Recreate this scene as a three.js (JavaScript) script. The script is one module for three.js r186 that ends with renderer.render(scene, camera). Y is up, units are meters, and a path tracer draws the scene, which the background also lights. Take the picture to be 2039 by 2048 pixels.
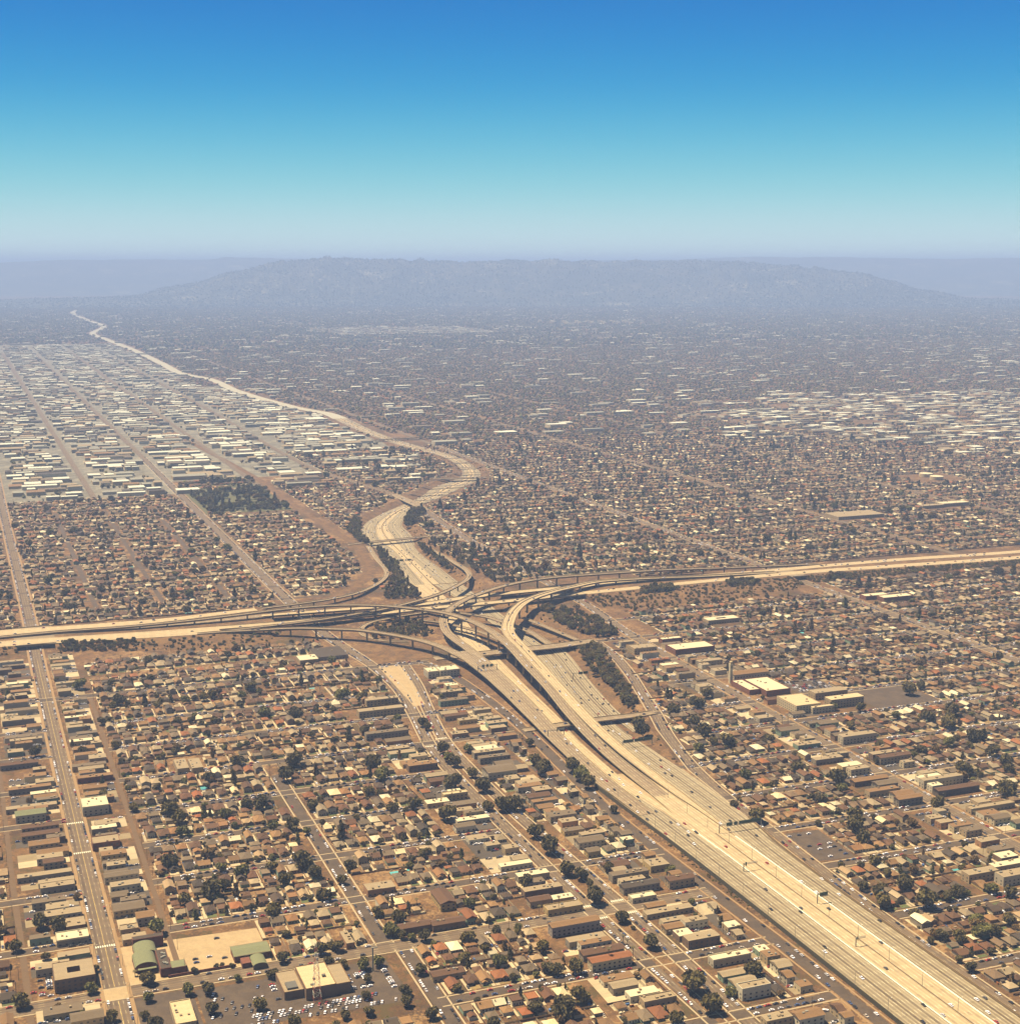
import * as THREE from 'three';
import { mergeGeometries } from 'three/addons/utils/BufferGeometryUtils.js';

// ---------------------------------------------------------------- camera, sky, sun, haze, exposure
// World: x runs along the cross streets (to the right), -z along the avenues (away). A place is (x, a) with a = -z; metres.
const EYE = 540, YAW = 20.936 * Math.PI / 180, PITCH = 9.667 * Math.PI / 180;
const scene = new THREE.Scene();
const camera = new THREE.PerspectiveCamera(38.9, 1019 / 1024, 5, 120000);
camera.position.set(0, EYE, 0);
const VIEW = new THREE.Vector3(Math.sin(YAW) * Math.cos(PITCH), -Math.sin(PITCH), -Math.cos(YAW) * Math.cos(PITCH));
camera.lookAt(VIEW.x * 1000, EYE + VIEW.y * 1000, VIEW.z * 1000);
camera.updateMatrixWorld();

const renderer = new THREE.WebGLRenderer({ antialias: true });
renderer.toneMapping = THREE.LinearToneMapping;
const EXPOSURE = 2.45;
renderer.toneMappingExposure = EXPOSURE;
renderer.shadowMap.enabled = true;

const SUN = new THREE.Vector3(-0.34, 1, -0.26).normalize();
const sun = new THREE.DirectionalLight(new THREE.Color().setRGB(1, 0.81, 0.6), 5);
sun.position.set(300 + SUN.x * 3000, SUN.y * 3000, -1500 + SUN.z * 3000);
sun.target.position.set(300, 0, -1500);
sun.castShadow = true;
sun.shadow.mapSize.set(4096, 4096);
Object.assign(sun.shadow.camera, { left: -1500, right: 1500, top: 1500, bottom: -1500, near: 10, far: 8000 });
scene.add(sun, sun.target);

const sr = (c) => (c <= 0.04045 ? c / 12.92 : ((c + 0.055) / 1.055) ** 2.4);
{ // clear summer sky: pale at the horizon, cyan a few degrees up, deep blue, greyed overhead
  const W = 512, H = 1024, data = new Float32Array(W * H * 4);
  const stops = [[-90, 150, 165, 175], [0, 216, 238, 236], [0.6, 212, 238, 236], [1.6, 188, 228, 230], [3.2, 140, 210, 223], [5, 94, 186, 219], [7, 54, 158, 214], [9.8, 36, 130, 204], [14, 42, 100, 176], [30, 60, 94, 136], [90, 56, 78, 108]];  // unseen upper sky greyed to take blue out of the shadows
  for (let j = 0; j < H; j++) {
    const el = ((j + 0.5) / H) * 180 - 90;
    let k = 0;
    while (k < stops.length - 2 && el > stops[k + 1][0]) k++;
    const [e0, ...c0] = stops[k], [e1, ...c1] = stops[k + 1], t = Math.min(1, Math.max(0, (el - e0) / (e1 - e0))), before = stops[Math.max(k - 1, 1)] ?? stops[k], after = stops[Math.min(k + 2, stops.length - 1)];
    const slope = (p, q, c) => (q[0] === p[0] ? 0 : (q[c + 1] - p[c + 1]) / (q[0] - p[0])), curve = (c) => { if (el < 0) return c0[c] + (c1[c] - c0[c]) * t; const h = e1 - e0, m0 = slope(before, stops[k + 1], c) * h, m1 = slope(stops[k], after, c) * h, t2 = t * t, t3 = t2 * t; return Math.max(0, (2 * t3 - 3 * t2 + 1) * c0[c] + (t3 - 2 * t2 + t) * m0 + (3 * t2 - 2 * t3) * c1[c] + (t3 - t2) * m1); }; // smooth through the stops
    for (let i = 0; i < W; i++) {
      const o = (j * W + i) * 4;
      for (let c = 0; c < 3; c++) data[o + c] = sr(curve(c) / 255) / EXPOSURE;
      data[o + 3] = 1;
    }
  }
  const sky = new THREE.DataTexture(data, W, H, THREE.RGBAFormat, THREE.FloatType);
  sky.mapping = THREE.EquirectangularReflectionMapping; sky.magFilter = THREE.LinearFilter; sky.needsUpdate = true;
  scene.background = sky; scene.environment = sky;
}
scene.fog = new THREE.FogExp2(new THREE.Color().setRGB(0.44, 0.63, 1.0), 0.000074);
// ---------------------------------------------------------------- helpers
function rng(seed) { let s = seed | 0; return () => { s = (s + 0x6d2b79f5) | 0; let t = Math.imul(s ^ (s >>> 15), 1 | s); t = (t + Math.imul(t ^ (t >>> 7), 61 | t)) ^ t; return ((t ^ (t >>> 14)) >>> 0) / 4294967296; }; }
const R = rng(7), rand = (a, b) => a + (b - a) * R(), pick = (list) => list[Math.floor(R() * list.length)];
const V = (x, a, y = 0) => new THREE.Vector3(x, y, -a);
const used = new Map();
const numbered = (name) => { const n = used.get(name) ?? 0; used.set(name, n + 1); return n ? `${name}_${String(n).padStart(3, '0')}` : name; };
const ORD = 'first second third fourth fifth sixth seventh eighth ninth tenth eleventh twelfth thirteenth fourteenth fifteenth sixteenth seventeenth eighteenth nineteenth'.split(' ');
const TENS = ['', '', 'twenty', 'thirty', 'forty', 'fifty', 'sixty', 'seventy', 'eighty', 'ninety'], TENTH = ['', '', 'twentieth', 'thirtieth', 'fortieth', 'fiftieth', 'sixtieth', 'seventieth', 'eightieth', 'ninetieth'];
const ord = (n) => (n < 20 ? ORD[n - 1] : n % 10 ? `${TENS[Math.floor(n / 10)]}-${ORD[(n % 10) - 1]}` : TENTH[n / 10]) ?? `${n}th`;
const shade = (o) => { o.castShadow = o.receiveShadow = true; return o; };
function tag(o, label, category, group, kind) { if (label) o.userData.label = label; if (category) o.userData.category = category; if (group) o.userData.group = group; if (kind) o.userData.kind = kind; return o; }
function mesh(name, geometry, material, parent) { const m = shade(new THREE.Mesh(geometry, material)); m.name = parent ? name : numbered(name); (parent ?? scene).add(m); return m; }
function thing(name, label, category, group, x = 0, a = 0, y = 0) { const g = new THREE.Group(); g.name = numbered(name); g.position.set(x, y, -a); scene.add(g); return tag(g, label, category, group); }
function structure(name, geometry, material, label) { return tag(mesh(name, geometry, material), label ?? name.replace(/_/g, ' '), undefined, undefined, 'structure'); }

// pixel of the photograph's frame at which a place is seen (only to choose what is near enough to be built singly)
const seenAt = new THREE.Vector3();
function inFrame(x, a, y = 0, margin = 0) { seenAt.set(x, y, -a).project(camera); return seenAt.z < 1 && Math.abs(seenAt.x) < 1 + margin && Math.abs(seenAt.y) < 1 + margin; }
const away = (x, a) => Math.hypot(x, a, EYE);

// textures: tileable value noise
function noiseTile(n, cells, seed) {
  const r = rng(seed), g = Float32Array.from({ length: cells * cells }, r), out = new Float32Array(n * n), s = (t) => t * t * (3 - 2 * t);
  for (let y = 0; y < n; y++) { const v = (y / n) * cells, j = Math.floor(v), fy = s(v - j), j1 = (j + 1) % cells;
    for (let x = 0; x < n; x++) { const u = (x / n) * cells, i = Math.floor(u), fx = s(u - i), i1 = (i + 1) % cells;
      out[y * n + x] = (g[j * cells + i] * (1 - fx) + g[j * cells + i1] * fx) * (1 - fy) + (g[j1 * cells + i] * (1 - fx) + g[j1 * cells + i1] * fx) * fy; } }
  return out;
}
function fbm(n, octaves, seed) { const out = new Float32Array(n * n); let sum = 0; octaves.forEach(([cells, w], k) => { sum += w; const t = noiseTile(n, cells, seed + k * 13); for (let i = 0; i < out.length; i++) out[i] += t[i] * w; }); for (let i = 0; i < out.length; i++) out[i] /= sum; return out; }
const enc = (v) => 255 * (v <= 0.0031308 ? 12.92 * v : 1.055 * Math.max(0, v) ** (1 / 2.4) - 0.055);
const K = [0.86, 0.91, 0.72]; // one scale for all base colours: dims them, golden light tint put in
function texture(w, h, at, repeat, k = K) {
  const d = new Uint8Array(w * h * 4);
  for (let y = 0; y < h; y++) for (let x = 0; x < w; x++) { const c = at(x, y), o = (y * w + x) * 4; d[o] = enc(c[0] * k[0]); d[o + 1] = enc(c[1] * k[1]); d[o + 2] = enc(c[2] * k[2]); d[o + 3] = 255; }
  const t = new THREE.DataTexture(d, w, h); t.colorSpace = THREE.SRGBColorSpace; t.wrapS = t.wrapT = THREE.RepeatWrapping; t.magFilter = THREE.LinearFilter; if (repeat) t.repeat.set(...repeat); t.needsUpdate = true; return t;
}
const mix = (a, b, t) => [a[0] + (b[0] - a[0]) * t, a[1] + (b[1] - a[1]) * t, a[2] + (b[2] - a[2]) * t];
const clamp = (v, a = 0, b = 1) => Math.min(b, Math.max(a, v));
const dim = (c) => c.map((v, i) => v * K[i]); // one scale for all base colours
const std = (c, extra = {}) => new THREE.MeshStandardMaterial({ color: Array.isArray(c) ? new THREE.Color().setRGB(...dim(c)) : c, roughness: 0.92, metalness: 0, ...extra });

const N1 = fbm(1024, [[4, 1], [12, 0.9], [40, 0.8], [140, 0.8], [400, 0.7]], 3), N2 = fbm(1024, [[6, 1], [25, 0.8], [90, 0.8], [300, 0.9]], 91), N3 = fbm(512, [[8, 1], [32, 1], [128, 1], [256, 0.8]], 55);
const soilMap = texture(1024, 1024, (x, y) => { // yards and lots seen from the air: bare soil, dry grass, worn concrete, a little green
  const n = N1[y * 1024 + x], m = N2[y * 1024 + x], f = N3[(y % 512) * 512 + (x % 512)];
  let c = mix([0.0786, 0.0376, 0.0122], [0.162, 0.0793, 0.0272], clamp((n - 0.36) * 3.2));
  if (m > 0.56) c = mix(c, [0.235, 0.133, 0.0564], clamp((m - 0.57) * 9));
  if (m < 0.42) c = mix(c, [0.0668, 0.0427, 0.0103], clamp((0.43 - m) * 8));
  return mix(c, [0.0432, 0.0228, 0.00955], clamp((f - 0.54) * 4));
}, [1 / 420, 1 / 420]);
const bankMap = texture(512, 512, (x, y) => { const n = N2[(y * 2) * 1024 + x * 2], f = N3[y * 512 + x]; return mix(mix([0.0886, 0.0426, 0.0146], [0.192, 0.1, 0.0364], clamp((n - 0.35) * 3)), [0.041, 0.0304, 0.0114], clamp((f - 0.55) * 6)); }, [1 / 70, 1 / 70]);
const grain = texture(256, 256, (x, y) => { const v = 0.72 + 0.5 * (N3[y * 512 + x] - 0.3) + 0.25 * (N2[y * 1024 + x] - 0.5); return [v, v, v]; }, [0.12, 0.12], [1, 1, 1]);
// pavement by lanes: dark oil and tyre tracks in each lane, pale joints, paint dashes
function laneMap(lanes, base, dark, paint, seed, strength = 1) {
  const r = rng(seed), LW = 3.6, w = 512, h = 1024, kind = Array.from({ length: lanes }, () => [0.25 + 1.0 * r(), 0.7 + 0.45 * r()]);
  return texture(w, h, (x, y) => {
    const u = (x / w) * lanes, k = Math.floor(u), q = u - k, m = q * LW, n = N1[(y * 1) * 1024 + ((x * 2 + k * 97) % 1024)], f = N3[(y % 512) * 512 + (x % 512)];
    const track = Math.exp(-(((m - 1.8) / 1.0) ** 2)) * 0.95 + Math.exp(-(((m - 0.9) / 0.35) ** 2)) * 0.3 + Math.exp(-(((m - 2.7) / 0.35) ** 2)) * 0.3;
    let c = mix(base, dark, clamp(track * kind[k][0] * strength * (0.55 + 0.9 * n) + (f - 0.5) * 0.35));
    const slab = Math.floor(y / 40); c = c.map((v) => v * (0.93 + 0.14 * ((Math.sin(slab * 12.9 + k * 78.2) * 43758.5) % 1 + 1) % 1) * kind[k][1] ** 0.25);
    if (m < 0.22 && y % 128 < 40) c = mix(c, paint, 0.8);
    return c;
  }, [1 / (lanes * LW), 1 / 120]);
}
const concreteLanes = laneMap(8, [0.286, 0.222, 0.15], [0.0936, 0.0608, 0.0324], [0.68, 0.624, 0.49], 21), deckLanes = laneMap(6, [0.234, 0.167, 0.109], [0.142, 0.0909, 0.0527], [0.68, 0.624, 0.49], 5, 0.7);
const asphaltLanes = laneMap(4, [0.13, 0.0864, 0.0534], [0.0706, 0.0427, 0.0252], [0.51, 0.44, 0.294], 9);
const brightLanes = laneMap(6, [0.38, 0.281, 0.178], [0.214, 0.14, 0.077], [0.722, 0.656, 0.518], 33, 0.6);
const tarMap = texture(512, 512, (x, y) => { const n = N2[y * 2048 + x * 2], f = N3[y * 512 + x]; return mix([0.0571, 0.0366, 0.0232], [0.0939, 0.0611, 0.037], clamp((n - 0.35) * 2.5 + (f - 0.5) * 0.9)); }, [1 / 60, 1 / 60]);
const paleMap = texture(512, 512, (x, y) => { const n = N1[y * 2048 + x * 2], f = N3[y * 512 + x]; return mix([0.294, 0.2, 0.114], [0.408, 0.286, 0.166], clamp((n - 0.3) * 2 + (f - 0.5) * 0.8)); }, [1 / 40, 1 / 40]);
const yardMap = texture(512, 512, (x, y) => { const n = N1[y * 2048 + x * 2], f = N3[y * 512 + x]; return mix(mix([0.1, 0.085, 0.07], [0.26, 0.225, 0.185], clamp((n - 0.34) * 3)), [0.07, 0.06, 0.048], clamp((f - 0.55) * 5)); }, [1 / 160, 1 / 160]);
const M = {
  soil: std(0xffffff, { map: soilMap, roughness: 1 }), bank: std(0xffffff, { map: bankMap, roughness: 1 }),
  concreteLanes: std(0xffffff, { map: concreteLanes }), deckLanes: std(0xffffff, { map: deckLanes }), brightLanes: std(0xffffff, { map: brightLanes }), asphaltLanes: std(0xffffff, { map: asphaltLanes }),
  tar: std(0xffffff, { map: tarMap }), pale: std(0xffffff, { map: paleMap }),
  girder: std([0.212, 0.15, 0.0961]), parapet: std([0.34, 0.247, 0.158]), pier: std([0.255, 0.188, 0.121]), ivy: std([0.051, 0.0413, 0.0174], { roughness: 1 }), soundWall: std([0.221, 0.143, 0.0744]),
  farConcrete: std([0.36, 0.32, 0.27], { map: null }), yardPavement: std(0xffffff, { map: yardMap, roughness: 1 }), paint: std([0.72, 0.68, 0.6]), yellow: std([0.55, 0.38, 0.1]), steel: std([0.22, 0.2, 0.18], { roughness: 0.6 }), darkSteel: std([0.1, 0.09, 0.08], { roughness: 0.6 }), sign: std([0.03, 0.075, 0.045], { roughness: 0.5 }), signWhite: std([0.75, 0.75, 0.72]),
  walk: std([0.34, 0.255, 0.17]), avenueWalk: std(0xdccfc0, { map: paleMap }), alley: std(0x9a8d80, { map: paleMap }), wood: std([0.13, 0.085, 0.055]), glass: std([0.03, 0.033, 0.036], { roughness: 0.12 }), window: std([0.045, 0.042, 0.04], { roughness: 0.3 }), bark: std([0.11, 0.075, 0.05]), redSteel: std([0.4, 0.1, 0.06]), whiteSteel: std([0.7, 0.66, 0.6]),
};
const TONE = { // base colours of roofs and walls
  brown: [0.115, 0.054, 0.023], 'bright white': [0.62, 0.59, 0.55], 'cool grey': [0.28, 0.255, 0.225], tan: [0.23, 0.122, 0.05], grey: [0.162, 0.111, 0.069], 'dark grey': [0.067, 0.045, 0.029], 'pale grey': [0.325, 0.236, 0.152], white: [0.64, 0.53, 0.39], cream: [0.58, 0.43, 0.27], orange: [0.255, 0.09, 0.028], red: [0.22, 0.06, 0.028], green: [0.19, 0.19, 0.105],
  'red brick': [0.19, 0.062, 0.031], yellow: [0.45, 0.28, 0.1], teal: [0.18, 0.25, 0.17], lavender: [0.32, 0.24, 0.21],
};
const WALL = { tan: [0.44, 0.31, 0.19], 'pale grey': [0.5, 0.41, 0.32], cream: [0.6, 0.47, 0.32], white: [0.66, 0.56, 0.45], grey: [0.3, 0.24, 0.19], yellow: [0.5, 0.34, 0.15], orange: [0.42, 0.21, 0.1], brown: [0.22, 0.13, 0.08], teal: [0.24, 0.31, 0.24], 'red brick': [0.24, 0.09, 0.05], lavender: [0.38, 0.31, 0.29], 'dark grey': [0.14, 0.105, 0.08] };
const walls = {}, wallTone = (name) => (walls[name] ??= std(WALL[name] ?? TONE[name], { map: grain }));
const tones = {};
const tone = (name, k = 0) => (tones[name + k] ??= std(TONE[name].map((v, i) => v * [1, 0.8, 1.22, 1.05][k] * (k === 3 ? [1.08, 0.96, 0.84][i] : 1)), { map: grain }));

// ---------------------------------------------------------------- geometry
class Soup { // triangles with uv and, if wanted, vertex colours
  constructor() { this.p = []; this.uv = []; this.c = []; }
  tri(a, b, c, ua, ub, uc) { this.p.push(...a, ...b, ...c); this.uv.push(...(ua ?? [0, 0]), ...(ub ?? [0, 0]), ...(uc ?? [0, 0])); }
  quad(a, b, c, d, ua, ub, uc, ud) { this.tri(a, b, c, ua, ub, uc); this.tri(a, c, d, ua, uc, ud); }
  flat(a, b, c, d) { const q = (v) => [v[0], -v[2]]; this.quad(a, b, c, d, q(a), q(b), q(c), q(d)); }                 // uv from the plan
  wall(a, b, h0, h1) { const l = Math.hypot(b[0] - a[0], b[2] - a[2]); this.quad([a[0], h0, a[2]], [b[0], h0, b[2]], [b[0], h1, b[2]], [a[0], h1, a[2]], [0, h0], [l, h0], [l, h1], [0, h1]); }
  box(x0, y0, z0, x1, y1, z1, bottom = true) {
    const q = (p, w, h) => this.quad(...p, [0, 0], [w, 0], [w, h], [0, h]), X = x1 - x0, Y = y1 - y0, Z = z1 - z0;
    q([[x0, y0, z1], [x1, y0, z1], [x1, y1, z1], [x0, y1, z1]], X, Y); q([[x1, y0, z0], [x0, y0, z0], [x0, y1, z0], [x1, y1, z0]], X, Y);
    q([[x1, y0, z1], [x1, y0, z0], [x1, y1, z0], [x1, y1, z1]], Z, Y); q([[x0, y0, z0], [x0, y0, z1], [x0, y1, z1], [x0, y1, z0]], Z, Y);
    q([[x0, y1, z1], [x1, y1, z1], [x1, y1, z0], [x0, y1, z0]], X, Z); if (bottom) q([[x0, y0, z0], [x1, y0, z0], [x1, y0, z1], [x0, y0, z1]], X, Z);
    return this;
  }
  tint(rgb) { while (this.c.length < this.p.length) this.c.push(...rgb); return this; }
  geometry() {
    const g = new THREE.BufferGeometry(); g.setAttribute('position', new THREE.Float32BufferAttribute(this.p, 3)); g.setAttribute('uv', new THREE.Float32BufferAttribute(this.uv, 2));
    if (this.c.length) g.setAttribute('color', new THREE.Float32BufferAttribute(this.c, 3)); g.computeVertexNormals(); return g;
  }
}
// a smooth line through [x, a, y, width] points, a point every `step` metres
function smooth(points, step = 9) {
  const c = new THREE.CatmullRomCurve3(points.map(([x, a, y = 0]) => V(x, a, y)), false, 'centripetal'), cw = points.map((p) => p[3] ?? 10), out = [];
  const n = Math.max(2, Math.round(c.getLength() / step)), m = points.length - 1;
  const seg = points.slice(1).map((p, i) => Math.hypot(p[0] - points[i][0], p[1] - points[i][1])), acc = [0]; seg.forEach((s) => acc.push(acc.at(-1) + s));
  for (let k = 0; k <= n; k++) {
    const v = c.getPointAt(k / n), s = (k / n) * acc.at(-1); let i = 0; while (i < m - 1 && s > acc[i + 1]) i++;
    const t = clamp((s - acc[i]) / (seg[i] || 1)), e = t * t * (3 - 2 * t); out.push({ x: v.x, y: v.y, a: -v.z, w: cw[i] + (cw[i + 1] - cw[i]) * e, s: (k / n) * c.getLength() });
  }
  out.forEach((p, k) => { const q = out[Math.min(k + 1, n)], r = out[Math.max(k - 1, 0)], dx = q.x - r.x, da = q.a - r.a, l = Math.hypot(dx, da) || 1; p.nx = da / l; p.na = -dx / l; p.tx = dx / l; p.ta = da / l; }); // n points right of the way ahead
  return out;
}
const side = (p, d, y = p.y) => [p.x + p.nx * d, y, -(p.a + p.na * d)];
function strip(line, d0, d1, lift = 0, lift1 = lift, u0) { // a sheet between two offsets from the line, uv in metres across and along
  const s = new Soup(), f = (d, p) => (typeof d === 'function' ? d(p) : d);
  for (let k = 0; k < line.length - 1; k++) { const p = line[k], q = line[k + 1], a0 = f(d0, p), a1 = f(d1, p), b0 = f(d0, q), b1 = f(d1, q), o = u0 ?? 0;
    s.quad(side(p, a0, p.y + lift), side(p, a1, p.y + lift1), side(q, b1, q.y + lift1), side(q, b0, q.y + lift), [o + a0, p.s], [o + a1, p.s], [o + b1, q.s], [o + b0, q.s]); }
  return s.geometry();
}
function ridge(line, d, thick, low, high) { // a wall that follows the line
  const s = new Soup(), f = (v, p) => (typeof v === 'function' ? v(p) : v);
  for (let k = 0; k < line.length - 1; k++) { const p = line[k], q = line[k + 1], L0 = f(d, p) - thick / 2, R0 = f(d, p) + thick / 2, L1 = f(d, q) - thick / 2, R1 = f(d, q) + thick / 2, pl = f(low, p), ph = f(high, p), ql = f(low, q), qh = f(high, q);
    s.quad(side(p, L0, pl), side(p, L0, ph), side(q, L1, qh), side(q, L1, ql)); s.quad(side(p, R0, ph), side(p, R0, pl), side(q, R1, ql), side(q, R1, qh)); s.quad(side(p, L0, ph), side(p, R0, ph), side(q, R1, qh), side(q, L1, qh)); }
  return s.geometry();
}
const half = (p) => p.w / 2, nhalf = (p) => -p.w / 2;

// ground kept free for roads, decks and buildings that stand there
const CELL = 1.5, OX = -400, OA = 640, NX = 2500, NA = 2500, taken = new Uint8Array(NX * NA);
function claim(x, a, r, v = 1) { const i0 = Math.floor((x - r - OX) / CELL), i1 = Math.floor((x + r - OX) / CELL), j0 = Math.floor((a - r - OA) / CELL), j1 = Math.floor((a + r - OA) / CELL);
  for (let j = Math.max(0, j0); j <= Math.min(NA - 1, j1); j++) for (let i = Math.max(0, i0); i <= Math.min(NX - 1, i1); i++) { const dx = OX + (i + 0.5) * CELL - x, da = OA + (j + 0.5) * CELL - a; if (dx * dx + da * da <= r * r) taken[j * NX + i] |= v; } }
function claimBox(x0, a0, x1, a1, v = 1) { for (let j = Math.max(0, Math.floor((a0 - OA) / CELL)); j <= Math.min(NA - 1, Math.floor((a1 - OA) / CELL)); j++) for (let i = Math.max(0, Math.floor((x0 - OX) / CELL)); i <= Math.min(NX - 1, Math.floor((x1 - OX) / CELL)); i++) taken[j * NX + i] |= v; }
const at = (x, a) => { const i = Math.floor((x - OX) / CELL), j = Math.floor((a - OA) / CELL); return i < 0 || j < 0 || i >= NX || j >= NA ? 0 : taken[j * NX + i]; };
const free = (x, a, hx, ha, mask = 255) => { for (const u of [-1, -0.33, 0.33, 1]) for (const v of [-1, -0.33, 0.33, 1]) if (at(x + u * hx, a + v * ha) & mask) return false; return true; };
const claimLine = (line, extra, v = 1) => line.forEach((p) => claim(p.x, p.a, p.w / 2 + extra, v));
function inside(x, a, poly) { let c = false; for (let i = 0, j = poly.length - 1; i < poly.length; j = i++) if (poly[i][1] > a !== poly[j][1] > a && x < ((poly[j][0] - poly[i][0]) * (a - poly[i][1])) / (poly[j][1] - poly[i][1]) + poly[i][0]) c = !c; return c; }
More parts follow.
